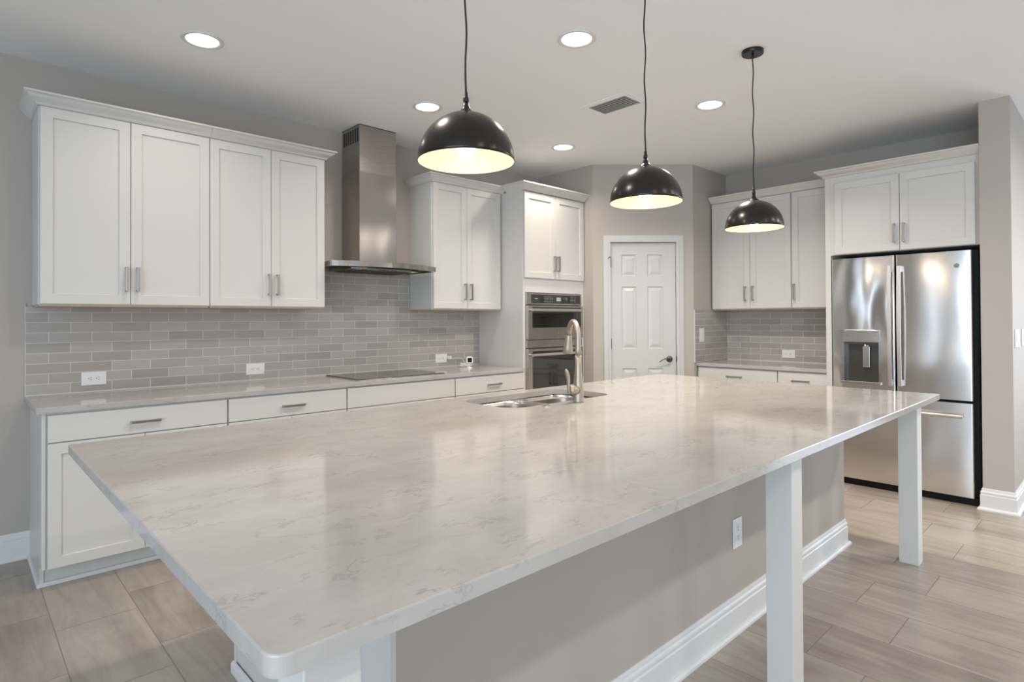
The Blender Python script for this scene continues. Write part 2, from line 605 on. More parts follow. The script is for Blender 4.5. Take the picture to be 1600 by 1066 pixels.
def raised_door(w, h, panels, t=0.035):
    """six-panel door: slab front at y=0, body behind; panels (x0,x1,z0,z1)"""
    m_ = MB()
    xs = sorted({0, w} | {p[0] for p in panels} | {p[1] for p in panels})
    zs = sorted({0, h} | {p[2] for p in panels} | {p[3] for p in panels})
    for i in range(len(xs) - 1):
        for j in range(len(zs) - 1):
            cx, cz = (xs[i] + xs[i + 1]) / 2, (zs[j] + zs[j + 1]) / 2
            if any(p[0] < cx < p[1] and p[2] < cz < p[3] for p in panels): continue
            m_.add([(xs[i], 0, zs[j]), (xs[i + 1], 0, zs[j]), (xs[i + 1], 0, zs[j + 1]), (xs[i], 0, zs[j + 1])], [(0, 1, 2, 3)])
    for (x0, x1, z0, z1) in panels:
        loops = [(0, 0), (0.008, 0.009), (0.016, 0.009), (0.042, 0.001)]
        L_ = []
        for ins, dep in loops:
            L_.append([(x0 + ins, dep, z0 + ins), (x1 - ins, dep, z0 + ins), (x1 - ins, dep, z1 - ins), (x0 + ins, dep, z1 - ins)])
        vv = [p for l in L_ for p in l]
        ff = []
        for i in range(len(L_) - 1):
            for k_ in range(4):
                k2 = (k_ + 1) % 4
                ff.append((i * 4 + k_, i * 4 + k2, (i + 1) * 4 + k2, (i + 1) * 4 + k_))
        ff.append(tuple(range(len(vv) - 4, len(vv))))
        m_.add(vv, ff)
    m_.add([(0, 0, 0), (w, 0, 0), (w, 0, h), (0, 0, h), (0, t, 0), (w, t, 0), (w, t, h), (0, t, h)],
           [(4, 7, 6, 5), (0, 4, 5, 1), (1, 5, 6, 2), (2, 6, 7, 3), (3, 7, 4, 0)])
    return m_


dw = 0.645
pan = []
for (z0, z1) in ((1.783, 1.996), (1.060, 1.678), (0.225, 0.865)):
    pan += [(0.108, 0.256, z0, z1), (0.364, 0.522, z0, z1)]
slab = raised_door(dw, 2.112, pan).build('door_panel', M_door, dr)
slab.location = (0.177, 0.012, 0.010)
for zc in (1.93, 1.12, 0.22):
    hm = MB().box((0.171, -0.004, zc - 0.05), (0.181, 0.011, zc + 0.05)).lathe([(0.006, -0.052), (0.006, 0.052)], (0.174, -0.006, zc), 10)
    if zc == 1.93:   # the top hinge carries a small wire door stop
        hm.tube([(0.174, -0.008, zc + 0.05), (0.165, -0.03, zc + 0.052), (0.145, -0.045, zc + 0.035)], 0.004, 8)
    hm.build('hinge', M_bronze, dr)
hm = MB().lathe([(0.001, 0.013), (0.025, 0.012), (0.031, 0.006), (0.032, 0.0)], (0.757, 0.012, 0.966), 28, axis='y')
hm.lathe([(0.011, 0.04), (0.011, 0.0)], (0.757, 0.004, 0.966), 16, axis='y')
pts = [(0.760 - 0.115 * t_, -0.036 - 0.012 * math.sin(PI * t_), 0.966 + 0.010 * math.sin(PI * 1.15 * t_) - 0.022 * t_ ** 3) for t_ in [i / 12 for i in range(13)]]
hm.tube(pts, [0.011 - 0.006 * i / 12 for i in range(13)], 10, flat=0.75)
hm.build('door_handle', M_bronze, dr, smooth=True)
MB().box((0.8225, 0.0005, 0.93), (0.8235, 0.011, 1.0)).box((0.8245, -0.001, 0.938), (0.830, 0.006, 0.994)).build('strike_plate', M_bronze, dr)
struct('wall_pantry_inside', MB().prism([DP(S0 - 0.05, 0.102), DP(S1 + 0.05, 0.102), DP(S1 + 0.05, 0.11), DP(S0 - 0.05, 0.11)], 0, ZD + 0.05), M_wall)

# ================================================================== tile backsplashes
zt = 1.4535
bt = MB().box((0.302, W - 0.009, ZC + 0.0015), (3.7435, W - 0.0003, zt))
bt.box((1.978, W - 0.009, zt), (2.940, W - 0.0003, 1.783))
o = bt.build('tile_backsplash', M_bs_back)
tag(o, 'long grey subway tile backsplash behind the cooktop, running up to the range hood', 'backsplash')
MB().box((0.303, W - 0.0135, ZC + 0.0005), (3.743, W - 0.0092, ZC + 0.0055)).build('caulk_bead', M_grout, o)
MB().box((0.2985, W - 0.0100, ZC + 0.001), (0.3018, W - 0.0003, zt + 0.02)).build('edge_trim', M_grout, o)
bt = MB().box((XF - 0.009, 1.80, ZC + 0.0015), (XF - 0.0003, YB - 0.0095, zt))
o = bt.build('tile_backsplash', M_bs_right)
tag(o, 'grey subway tile backsplash between the fridge enclosure and the pantry wall corner', 'backsplash')
MB().box((XF - 0.0135, 1.80, ZC + 0.0005), (XF - 0.0092, YB - 0.010, ZC + 0.0055)).box((XF - 0.0125, YB - 0.0128, ZC + 0.001), (XF - 0.0092, YB - 0.0095, zt)).build('caulk_bead', M_grout, o)
bt = MB().box((5.3385, YB - 0.009, ZC + 0.0015), (XF - 0.0003, YB - 0.0003, zt))
o = bt.build('tile_backsplash', M_bs_side)
tag(o, 'short return of grey subway tile beside the pantry door, with a light switch', 'backsplash')
MB().box((5.3350, YB - 0.010, ZC + 0.001), (5.3383, YB - 0.0003, zt)).build('edge_trim', M_grout, o)

# ================================================================== cabinet parts (local: x right, -y to viewer, z up)
def shaker(x0, x1, z0, z1, yf, rail=0.056, t=0.019):
    """panel door with a flat recessed centre; front face at y = yf (negative is toward the viewer)"""
    b = 0.0015
    loops = [(0, t), (0, b), (b, 0), (rail - 0.001, 0), (rail, 0.001), (rail + 0.001, 0.0095), (rail + 0.0015, 0.010)]
    vs, fs = [], []
    for ins, dep in loops:
        y = yf + dep
        vs += [(x0 + ins, y, z0 + ins), (x1 - ins, y, z0 + ins), (x1 - ins, y, z1 - ins), (x0 + ins, y, z1 - ins)]
    n = len(loops)
    for i in range(n - 1):
        for k_ in range(4):
            k2 = (k_ + 1) % 4
            fs.append((i * 4 + k_, i * 4 + k2, (i + 1) * 4 + k2, (i + 1) * 4 + k_))
    fs.append((4 * n - 4, 4 * n - 3, 4 * n - 2, 4 * n - 1))
    fs.append((3, 2, 1, 0))
    return MB().add(vs, fs)


def slab_front(x0, x1, z0, z1, yf, t=0.019):
    return MB().box((x0, yf, z0), (x1, yf + t, z1))


def pull(parent, x, z, yf, vertical=True, ln=0.145):
    """square bow pull with two posts standing on the door face"""
    m_ = MB()
    h = ln / 2
    def bx(u0, u1, d0, d1, w_=0.0072):
        if vertical: m_.box((x - w_, yf - d1, z + u0), (x + w_, yf - d0, z + u1))
        else: m_.box((x + u0, yf - d1, z - w_), (x + u1, yf - d0, z + w_))
    bx(-h, h, 0.022, 0.033)
    bx(-h, -h + 0.012, 0.0002, 0.022)
    bx(h - 0.012, h, 0.0002, 0.022)
    return m_.build('handle', M_pull, parent, 0.0012)


CROWN = [(0.0, -0.004), (0.008, -0.004), (0.014, 0.003), (0.020, 0.012), (0.034, 0.022), (0.050, 0.036), (0.056, 0.044), (0.066, 0.047), (0.066, 0.057), (0.0, 0.057)]


def crown(parent, path, z, side=1, prof=CROWN):
    o_ = sweep(path, [(a, z + b) for a, b in prof], side).build('crown_moulding', M_cab, parent)
    return sharp(o_, 50)


def cabinet(name, label, cat, loc, rz, w, d, z0, z1, doors=(), drawers=(), toe=0.0, group=None, under=False, rail=0.056, body=True, leftp=0.0):
    """carcass with its back on y=0, front at y=-d (doors 20 mm in front)."""
    t = thing(name, label, cat, (loc[0], loc[1], z0), rz, group)
    yf = -d - 0.0202
    hz = z1 - z0
    if body:
        mb_ = MB()
        if toe > 0:
            mb_.box((0.0005, -d, toe), (w - 0.0005, -0.001, hz))
            mb_.box((0.0005, -d + 0.075, 0), (w - 0.0005, -0.001, toe))
        else:
            mb_.box((0.0005, -d, 0), (w - 0.0005, -0.001, hz))
        mb_.build('carcass', M_cab, t, 0.001)
    for (x0, x1, a, b, hx, hzc) in doors:
        dd_ = shaker(x0, x1, a - z0, b - z0, yf, rail).build('door', M_cab, t)
        if hx is not None: pull(dd_, hx, hzc - z0, yf)
    for (x0, x1, a, b, hx, hzc) in drawers:
        dd_ = slab_front(x0, x1, a - z0, b - z0, yf).build('drawer', M_cab, t, 0.0015)
        if hx is not None: pull(dd_, hx, hzc - z0, yf, False)
    if under:
        MB().box((0.006, -d + 0.002, -0.008), (w - 0.006, -0.01, -0.0002)).build('bottom_panel', M_wood, t)
    return t


ZU0, ZU1 = 1.4585, 2.548
UD = 0.329      # upper carcass depth; door face at 0.35
g_up = 'white shaker wall cabinets with crown moulding'
hz_ = 1.6125
# --- uppers left of the hood
x0 = 0.330
t = cabinet('wall_cabinet', 'white two-door wall cabinet at the far left end, over the backsplash', 'cabinet', (x0, W - 0.0005), 0, 1.193 - x0, UD, ZU0, ZU1,
            doors=[(0.338 - x0, 0.757 - x0, 1.4635, 2.543, 0.737 - x0, hz_), (0.7605 - x0, 1.191 - x0, 1.4635, 2.543, 0.793 - x0, hz_)], under=True)
crown(t, [(0.0005, -0.001), (0.0005, -UD - 0.0205), (1.193 - x0, -UD - 0.0205)], ZU1 - ZU0, 1)
x0 = 1.193
t = cabinet('wall_cabinet', 'white two-door wall cabinet directly left of the range hood', 'cabinet', (x0, W - 0.0005), 0, 1.977 - x0, UD, ZU0, ZU1,
            doors=[(1.1955 - x0, 1.584 - x0, 1.4635, 2.543, 1.567 - x0, hz_), (1.5875 - x0, 1.974 - x0, 1.4635, 2.543, 1.625 - x0, hz_)], under=True)
crown(t, [(0.001, -UD - 0.0205), (1.9765 - x0, -UD - 0.0205), (1.9765 - x0, -0.001)], ZU1 - ZU0, 1)
x0 = 2.942
t = cabinet('wall_cabinet', 'narrow white two-door wall cabinet between the range hood and oven tower', 'cabinet', (x0, W - 0.0005), 0, 3.7435 - x0, UD, ZU0, ZU1,
            doors=[(2.953 - x0, 3.3155 - x0, 1.4635, 2.543, 3.288 - x0, hz_), (3.319 - x0, 3.722 - x0, 1.4635, 2.543, 3.356 - x0, hz_)], under=True)
crown(t, [(0.0005, -0.001), (0.0005, -UD - 0.0205), (3.744 - x0, -UD - 0.0205)], ZU1 - ZU0, 1)
# --- uppers on the fridge wall (facing -x): local x runs towards -y
RZ = -PI / 2
y0 = 2.990
t = cabinet('wall_cabinet', 'white two-door wall cabinet behind the farthest pendant, beside the pantry corner', 'cabinet', (XF - 0.0005, y0), RZ, y0 - 2.192, UD, ZU0, ZU1,
            doors=[(0.006, y0 - 2.5905, 1.4635, 2.540, y0 - 2.633, hz_), (y0 - 2.587, y0 - 2.199, 1.4635, 2.540, y0 - 2.556, hz_)], under=True)
crown(t, [(0.0005, -UD - 0.0205), (y0 - 2.1925, -UD - 0.0205)], ZU1 - ZU0, 1)
y0 = 2.192
t = cabinet('wall_cabinet', 'slim single-door white wall cabinet next to the fridge enclosure', 'cabinet', (XF - 0.0005, y0), RZ, y0 - 1.792, UD, ZU0, ZU1,
            doors=[(0.007, y0 - 1.797, 1.4635, 2.540, y0 - 2.165, hz_)], under=True)
crown(t, [(0.0, -UD - 0.0205), (y0 - 1.792, -UD - 0.0205)], ZU1 - ZU0, 1)

# --- oven tower
x0 = 3.745
TD = 0.620
t = thing('oven_tower', 'tall white cabinet tower holding the built-in double oven', 'cabinet', (x0, W - 0.0005, 0))
tw = XA - 0.001 - x0
mb = MB().box((0, -TD, 0.11), (0.018, -0.001, ZU1)).box((tw - 0.018, -TD, 0.11), (tw, -0.001, ZU1)).box((0.018, -0.02, 0.11), (tw - 0.018, -0.001, ZU1))
mb.box((0.018, -TD, 1.616), (tw - 0.018, -0.02, ZU1)).box((0.018, -TD, 0.11), (tw - 0.018, -0.02, 0.375)).box((0, -TD + 0.075, 0), (tw, -0.001, 0.11))
mb.box((0.018, -TD, 0.375), (0.032, -TD + 0.02, 1.616)).box((tw - 0.052, -TD, 0.375), (tw - 0.018, -TD + 0.02, 1.616))
mb.build('carcass', M_cab, t, 0.001)
yf = -TD - 0.0202
for (a, b, hx) in ((0.010, 0.4215, 0.398), (0.4255, 0.842, 0.4515)):
    dd_ = shaker(a, b, 1.748, 2.532, yf).build('door', M_cab, t)
    pull(dd_, hx, 1.893, yf)
dd_ = shaker(0.010, 0.842, 0.118, 0.365, yf).build('drawer', M_cab, t)
pull(dd_, 0.426, 0.30, yf, False)
crown(t, [(0.0, -0.4163), (0.0, -TD - 0.0205), (tw, -TD - 0.0205)], ZU1, 1, [(a, b * 1.08) for a, b in CROWN])
MB().box((-0.003, -TD + 0.005, 2.505), (-0.0002, -0.418, ZU1)).build('frieze', M_cab, t)

# --- base cabinets, hood wall
g_b = 'white base cabinets under the cooktop worktop'
BD = 0.622
ZB1 = 0.8985
yb = W - 0.0005
def base(x0, x1, label, drawer_h, split, hx, name='base_cabinet'):
    w_ = x1 - x0
    dr_ = [(0.006, w_ - 0.005, 0.748, 0.886, hx, 0.812)]
    ds = []
    if split:
        ds = [(0.006, split - 0.0015, 0.108, 0.742, split - 0.035, 0.64), (split + 0.0015, w_ - 0.005, 0.108, 0.742, split + 0.035, 0.64)]
    return cabinet(name, label, 'cabinet', (x0, yb), 0, w_, BD, 0.0005, ZB1, doors=ds, drawers=dr_, toe=0.105)


b1 = base(0.340, 1.208, 'white base cabinet with a wide drawer at the exposed left end of the run', 0, 0.434, 0.434)
# finished end panel and shoe moulding on the exposed end
MB().box((-0.018, -BD - 0.006, 0.1055), (-0.0003, -0.001, ZB1 - 0.0005)).box((-0.018, -BD + 0.069, 0.0), (-0.0003, -0.001, 0.1055)).build('end_panel', M_cab, b1, 0.001)
SH = [(0, 0), (0.013, 0), (0.012, 0.012), (0.007, 0.019), (0, 0.020)]
sweep([(-0.0183, -0.03), (-0.0183, -BD + 0.069), (0.868, -BD + 0.069)], SH, 1).build('shoe_moulding', M_trim, b1)
base(1.208, 1.996, 'white base cabinet with a handled drawer, left of the cooktop', 0, 0.394, 0.404)
base(1.996, 2.950, 'white base cabinet with a plain handleless front directly under the cooktop', 0, 0.477, None)
base(2.950, 3.7435, 'white base cabinet with a handled drawer, right of the cooktop beside the oven tower', 0, 0.397, 0.420)
# --- base cabinets, fridge wall
RD = 0.622
for (ya, yb2, label, spl) in ((YB - 0.004, 2.210, 'white base cabinet with a drawer beside the pantry corner', 0.395),
                              (2.210, 1.7925, 'small white base cabinet with a drawer against the fridge enclosure', None)):
    w_ = ya - yb2
    ds = [(0.005, w_ - 0.004, 0.108, 0.742, 0.05, 0.64)] if spl is None else [(0.012, spl - 0.0015, 0.108, 0.742, spl - 0.035, 0.64), (spl + 0.0015, w_ - 0.004, 0.108, 0.742, spl + 0.035, 0.64)]
    cabinet('base_cabinet', label, 'cabinet', (XF - 0.0005, ya), RZ, w_, RD, 0.0005, ZB1, doors=ds,
            drawers=[(0.012 if spl else 0.005, w_ - 0.004, 0.748, 0.886, (w_ / 2 - 0.008), 0.812)], toe=0.105)


# ================================================================== worktops
def rrect(x0, y0, x1, y1, r, n=6, rs=None):
    rs = rs or [r] * 4
    pts = []
    for (cx, cy, a0, rr) in ((x0, y0, PI, rs[0]), (x1, y0, 1.5 * PI, rs[1]), (x1, y1, 0, rs[2]), (x0, y1, 0.5 * PI, rs[3])):
        sx = 1 if cx == x0 else -1
        sy = 1 if cy == y0 else -1
        for k_ in range(n + 1):
            a = a0 + 0.5 * PI * k_ / n
            pts.append((cx + sx * rr + rr * math.cos(a), cy + sy * rr + rr * math.sin(a)))
    return pts


def slab_obj(name, outer, hole, z0, z1, m):
    """bevelled stone slab, optional hole (same vertex count as the outer loop)"""
    import bmesh
    def inset(pts, d):
        n = len(pts)
        out = []
        for i in range(n):
            a, b, c = Vector(pts[i - 1]), Vector(pts[i]), Vector(pts[(i + 1) % n])
            d1 = (b - a); d2 = (c - b)
            if d1.length < 1e-7: d1 = d2
            if d2.length < 1e-7: d2 = d1
            d1.normalize(); d2.normalize()
            n1, n2 = Vector((-d1.y, d1.x)), Vector((-d2.y, d2.x))
            m_ = (n1 + n2) / max(0.3, 1 + n1.dot(n2))
            out.append((b.x + m_.x * d, b.y + m_.y * d))
        return out
    bv = 0.003
    L_ = [(outer, z0)] + [(outer, z1 - bv)] + [(inset(outer, bv * 0.3), z1 - bv * 0.3)] + [(inset(outer, bv), z1)]
    vs, fs = [], []
    n = len(outer)
    for pts, z in L_:
        vs += [(p[0], p[1], z) for p in pts]
    for i in range(3):
        for k_ in range(n):
            k2 = (k_ + 1) % n
            fs.append((i * n + k_, i * n + k2, (i + 1) * n + k2, (i + 1) * n + k_))
    if hole:
        h0 = len(vs)
        vs += [(p[0], p[1], z1) for p in hole] + [(p[0], p[1], z0) for p in hole]
        for k_ in range(n):
            k2 = (k_ + 1) % n
            fs.append((3 * n + k_, 3 * n + k2, h0 + k2, h0 + k_))
            fs.append((h0 + k_, h0 + k2, h0 + n + k2, h0 + n + k_))
            fs.append((h0 + n + k_, h0 + n + k2, k2, k_))
    else:
        fs.append(tuple(range(3 * n, 4 * n)))
        fs.append(tuple(range(n))[::-1])
    return MB().add(vs, fs).build(name, m)


o = slab_obj('worktop', [(0.299, W - 0.6505), (3.7435, W - 0.6505), (3.7435, W - 0.0005), (0.299, W - 0.0005)], None, ZB1 + 0.0005, ZC, M_quartz)
tag(o, 'long white quartz worktop along the hood wall carrying the cooktop', 'worktop')
o = slab_obj('worktop', [(XF - 0.659, 1.7925), (XF - 0.0005, 1.7925), (XF - 0.0005, YB - 0.0005), (XF - 0.659, YB - 0.0005)], None, ZB1 + 0.0005, ZC, M_quartz)
tag(o, 'short white quartz worktop between the pantry corner and the fridge', 'worktop')

# ================================================================== island
IX0, IX1, IY0, IY1 = 0.2925, 4.060, 0.757, 2.590
SX0, SX1, SY0, SY1 = 1.962, 2.770, 2.072, 2.487       # sink cut-out
outer = rrect(IX0, IY0, IX1, IY1, 0.03, 10, [0.030, 0.02, 0.012, 0.012])
hole = rrect(SX0, SY0, SX1, SY1, 0.09, 10, [0.11, 0.09, 0.09, 0.09])
o = slab_obj('island_worktop', outer, hole, ZB1 + 0.0005, ZC, M_quartz)
tag(o, 'huge white veined quartz slab on top of the kitchen island', 'worktop')

KY0, KY1 = 1.212, 1.330      # knee wall
KX0, KX1 = 0.747, 3.905
CX0, CX1, CYF = 0.800, 3.860, 2.515
isl = thing('kitchen_island', 'kitchen island base with grey knee wall, white support legs and white baseboard', 'kitchen island', ((KX0 + KX1) / 2, KY0, 0))
ix, iy = isl.location.x, isl.location.y
def L3(p): return (p[0] - ix, p[1] - iy, p[2])
MB().box(L3((KX0 + 0.018, KY0, 0)), L3((KX1, KY1, ZB1))).build('knee_wall', M_wall, isl)
MB().box(L3((KX0, KY0 + 0.0002, 0)), L3((KX0 + 0.0178, KY1, ZB1))).build('end_cap', M_cab, isl, 0.001)
mb = MB().box(L3((CX0 + 0.02, KY1 + 0.0005, 0.105)), L3((CX1, CYF - 0.021, 0.70))).box(L3((CX0 + 0.02, KY1 + 0.0005, 0.0)), L3((CX1, CYF - 0.095, 0.105)))
mb.box(L3((CX0 + 0.02, KY1 + 0.0005, 0.70)), L3((1.93, CYF - 0.021, ZB1))).box(L3((2.80, KY1 + 0.0005, 0.70)), L3((CX1, CYF - 0.021, ZB1)))
mb.box(L3((1.93, KY1 + 0.0005, 0.70)), L3((2.80, 1.98, ZB1)))
mb.build('carcass', M_cab, isl)
mb = MB().box(L3((CX0, KY1 + 0.0005, 0.0)), L3((CX0 + 0.0195, CYF - 0.095, ZB1))).box(L3((CX0, CYF - 0.0955, 0.105)), L3((CX0 + 0.0195, CYF - 0.002, ZB1)))
mb.build('end_panel', M_cab, isl)
MB().box(L3((CX0 - 0.006, CYF - 0.115, 0.022)), L3((CX0 - 0.0003, CYF - 0.095, ZB1))).build('corner_bead', M_cab, isl, 0.001)
# doors and drawers on the far side, seen only as a reflection in the oven glass
nx = 5
cw = (CX1 - CX0 - 0.02) / nx
for i in range(nx):
    a = CX0 + 0.02 + i * cw
    hold = bpy.data.objects.new('island_unit_front', None)
    for kind_ in ('drawer', 'doorL', 'doorR'):
        if kind_ == 'drawer':
            m_, n_ = slab_front(-a - cw + ix + 0.004, -a + ix - 0.004, 0.748, 0.886, -(CYF - iy)), 'drawer'
            px_, pz_, vert = -a - cw / 2 + ix, 0.812, False
        else:
            h_ = cw / 2
            u0 = -a - cw + ix + (0.004 if kind_ == 'doorL' else h_ + 0.0015)
            u1 = u0 + h_ - 0.0055
            m_, n_ = shaker(u0, u1, 0.108, 0.742, -(CYF - iy)), 'door'
            px_, pz_, vert = (u1 - 0.03 if kind_ == 'doorL' else u0 + 0.03), 0.64, True
        ob = m_.build(n_, M_cab, isl)
        ob.rotation_euler = (0, 0, PI)
        pull(ob, px_, pz_, -(CYF - iy), vert)
    bpy.data.objects.remove(hold)
# support legs
for (lx, ly) in ((0.364, 0.8215), (2.1125, 0.8215), (3.8355, 0.8215)):
    MB().box(L3((lx, ly, 0.0)), L3((lx + 0.0925, ly + 0.0925, ZB1))).build('support_leg', M_cab, isl, 0.0025)
sweep([(KX0 - ix - 0.0003, KY1 - iy + 0.0), (KX0 - ix - 0.0003, -0.0003), (KX1 - ix + 0.0003, -0.0003), (KX1 - ix + 0.0003, KY1 - iy)], BASE, 1).build('baseboard', M_trim, isl)
sweep([(CX0 - ix - 0.0065, CYF - iy - 0.095), (CX0 - ix - 0.0065, KY1 - iy + 0.001)], [(0, 0), (0.012, 0), (0.012, 0.03), (0.009, 0.040), (0, 0.044)], 1).build('shoe_moulding', M_trim, isl)

# ================================================================== sink
sk = thing('kitchen_sink', 'undermount stainless double-bowl sink set in the island worktop', 'sink', ((SX0 + SX1) / 2, (SY0 + SY1) / 2, 0.70))
cx, cy = sk.location.x, sk.location.y
def bowl(name, x0, y0, x1, y1, zt_, zb, r, par):
    """open bowl with rounded plan corners and a coved bottom; local coords"""
    vs, fs = [], []
    lv = [(0.0, 0.0, zt_, r), (0.004, 0.004, zt_ - 0.03, r), (0.010, 0.010, zb + 0.035, r), (0.020, 0.020, zb + 0.012, r), (0.045, 0.045, zb, r * 0.8)]
    n = 0
    for i, (a, b, z, rr) in enumerate(lv):
        pp = rrect(x0 + a, y0 + a, x1 - a, y1 - a, rr, 8)
        n = len(pp)
        vs += [(p[0], p[1], z) for p in pp]
    for i in range(len(lv) - 1):
        for k_ in range(n):
            k2 = (k_ + 1) % n
            fs.append((i * n + k_, (i + 1) * n + k_, (i + 1) * n + k2, i * n + k2))
    fs.append(tuple(range((len(lv) - 1) * n, len(lv) * n)))
    ob = MB().add(vs, fs).build(name, M_sink, par, smooth=True)
    sm = ob.modifiers.new('solid', 'SOLIDIFY'); sm.thickness = 0.0015; sm.offset = -1
    dcx, dcy = (x0 + x1) / 2, (y0 + y1) / 2 + 0.04
    MB().lathe([(0.0445, zb + 0.0025), (0.042, zb + 0.004), (0.03, zb + 0.0015), (0.001, zb + 0.0015)], (dcx, dcy, 0), 24, cap=False).build('drain', M_chrome, ob, smooth=True)
    return ob
M_sink = steel('sink_steel', (0.42, 0.39, 0.355), 0.30, 'x')
zt_ = 0.2115
div = 2.375
bowl('bowl', SX0 - cx - 0.004, SY0 - cy - 0.004, div - cx - 0.010, SY1 - cy + 0.004, zt_ - 0.014, 0.012, 0.10, sk)
bowl('bowl', div - cx + 0.010, SY0 - cy - 0.004, SX1 - cx + 0.004, SY1 - cy + 0.004, zt_ - 0.014, 0.004, 0.10, sk)
# flange under the stone with the divider top
fl = MB()
po = rrect(SX0 - cx - 0.022, SY0 - cy - 0.022, SX1 - cx + 0.022, SY1 - cy + 0.022, 0.1, 8)
for (a, b) in ((SX0 - cx - 0.004, div - cx - 0.010), (div - cx + 0.010, SX1 - cx + 0.004)):
    ins = rrect(a, SY0 - cy - 0.004, b, SY1 - cy + 0.004, 0.10, 8)
    mid_a, mid_b = (SX0 - cx - 0.022, div - cx) if a < 0 else (div - cx, SX1 - cx + 0.022)
    ou = rrect(mid_a, SY0 - cy - 0.022, mid_b, SY1 - cy + 0.022, 0.012, 8)
    n = len(ins)
    fl.add([(p[0], p[1], zt_ - 0.014) for p in ins] + [(p[0], p[1], zt_ - 0.014 if True else 0) for p in ou],
           [(k_, (k_ + 1) % n, n + (k_ + 1) % n, n + k_) for k_ in range(n)])
fl.build('rim', M_sink, sk)

# ================================================================== faucet
fa = thing('kitchen_faucet', 'brushed nickel gooseneck pull-down faucet standing behind the island sink', 'faucet', (2.378, 2.006, ZC + 0.0003))
m_ = MB().lathe([(0.0295, 0), (0.030, 0.004), (0.0285, 0.010), (0.0275, 0.045), (0.0270, 0.075), (0.0255, 0.100), (0.0225, 0.125), (0.0190, 0.160), (0.0175, 0.195), (0.0168, 0.245)], (0, 0, 0), 28)
m_.build('body', M_nickel, fa, smooth=True)
az = math.radians(58)
ux, uy = math.cos(az), math.sin(az)
pts, R_ = [], 0.082
zt0 = 0.243
pts = [(0, 0, zt0), (0, 0, zt0 + 0.03), (0, 0, 0.338)]
for k_ in range(1, 17):
    a = PI * k_ / 16 * 0.96
    pts.append((ux * R_ * (1 - math.cos(a)), uy * R_ * (1 - math.cos(a)), 0.338 + R_ * math.sin(a)))
neck = MB().tube(pts, [0.0162, 0.0155] + [0.0150] * (len(pts) - 2), 18)
neck.build('spout', M_nickel, fa, smooth=True)
ex, ey, ez = pts[-1]
dv = (Vector(pts[-1]) - Vector(pts[-2])).normalized()
hp = [Vector(pts[-1]) + dv * s_ for s_ in (0.0005, 0.006, 0.03, 0.07, 0.10, 0.104)]
MB().tube(hp, [0.0160, 0.0175, 0.0190, 0.0250, 0.0290, 0.0270], 20).build('spray_head', M_nickel, fa, smooth=True)
# side valve and lever on the viewer's left (-x)
hv = MB().tube([(-0.012, 0.0, 0.062), (-0.034, 0.0, 0.066), (-0.056, 0.0, 0.068), (-0.068, 0.0, 0.068)], [0.024, 0.027, 0.0245, 0.017], 18)
lvp = [(-0.060, 0.0, 0.048), (-0.074, 0.0, 0.055), (-0.080, 0.0, 0.085), (-0.078, 0.0, 0.115), (-0.083, 0.0, 0.140), (-0.092, 0.0, 0.165), (-0.098, 0.0, 0.178)]
hv.tube(lvp, [0.005, 0.008, 0.008, 0.0105, 0.0130, 0.0120, 0.005], 14, flat=0.75)
hv.build('lever', M_nickel, fa, smooth=True)
o = MB().lathe([(0.022, 0), (0.0215, 0.003), (0.016, 0.005), (0.0155, 0.0035), (0.013, 0.0035), (0.0125, 0.007), (0.001, 0.0075)], (0, 0, 0), 28).build('disposal_button', M_chrome, None, smooth=True)
o.location = (2.150, 2.020, ZC + 0.0003)
tag(o, 'small round chrome disposal air switch on the island beside the sink edge', 'button')

# ================================================================== range hood
hd = thing('range_hood', 'stainless chimney range hood with a curved canopy on the tiled wall', 'range hood', (2.457, W - 0.0095, 1.765))
yo = 0.0
hw = 0.463
arc = [(-hw, 0.0), ]
dep_s, dep_c = 0.415, 0.545
front = [(-hw + 2 * hw * k_ / 24, -(dep_s + (dep_c - dep_s) * (1 - (2 * k_ / 24 - 1) ** 2))) for k_ in range(25)]
canopy_poly = [(hw, -0.0005), (-hw, -0.0005)] + front
# canopy: thin slab with gently arched underside band
mb = MB()
n = len(front)
mb.prism([(p[0], p[1]) for p in canopy_poly], 0.018, 0.040)
mb.build('canopy', M_steel_hood, hd, 0.001)
# rim band hanging below the edge
vs, fs = [], []
loop_o = [(-hw, -0.0005)] + front + [(hw, -0.0005)]
loop_i = [(-hw + 0.014, -0.0005)] + [(p[0] * (1 - 0.014 / hw), p[1] + 0.014) for p in front] + [(hw - 0.014, -0.0005)]
n = len(loop_o)
for pts_, z in ((loop_o, 0.0178), (loop_o, 0.0), (loop_i, 0.0), (loop_i, 0.0178)):
    vs += [(p[0], p[1], z) for p in pts_]
for j in range(4):
    j2 = (j + 1) % 4
    for k_ in range(n - 1):
        fs.append((j * n + k_, j2 * n + k_, j2 * n + k_ + 1, j * n + k_ + 1))
fs.append((0, n, 2 * n, 3 * n)); fs.append((n - 1, 2 * n - 1, 3 * n - 1, 4 * n - 1))
MB().add(vs, fs).build('rim_band', M_steel_hood, hd)
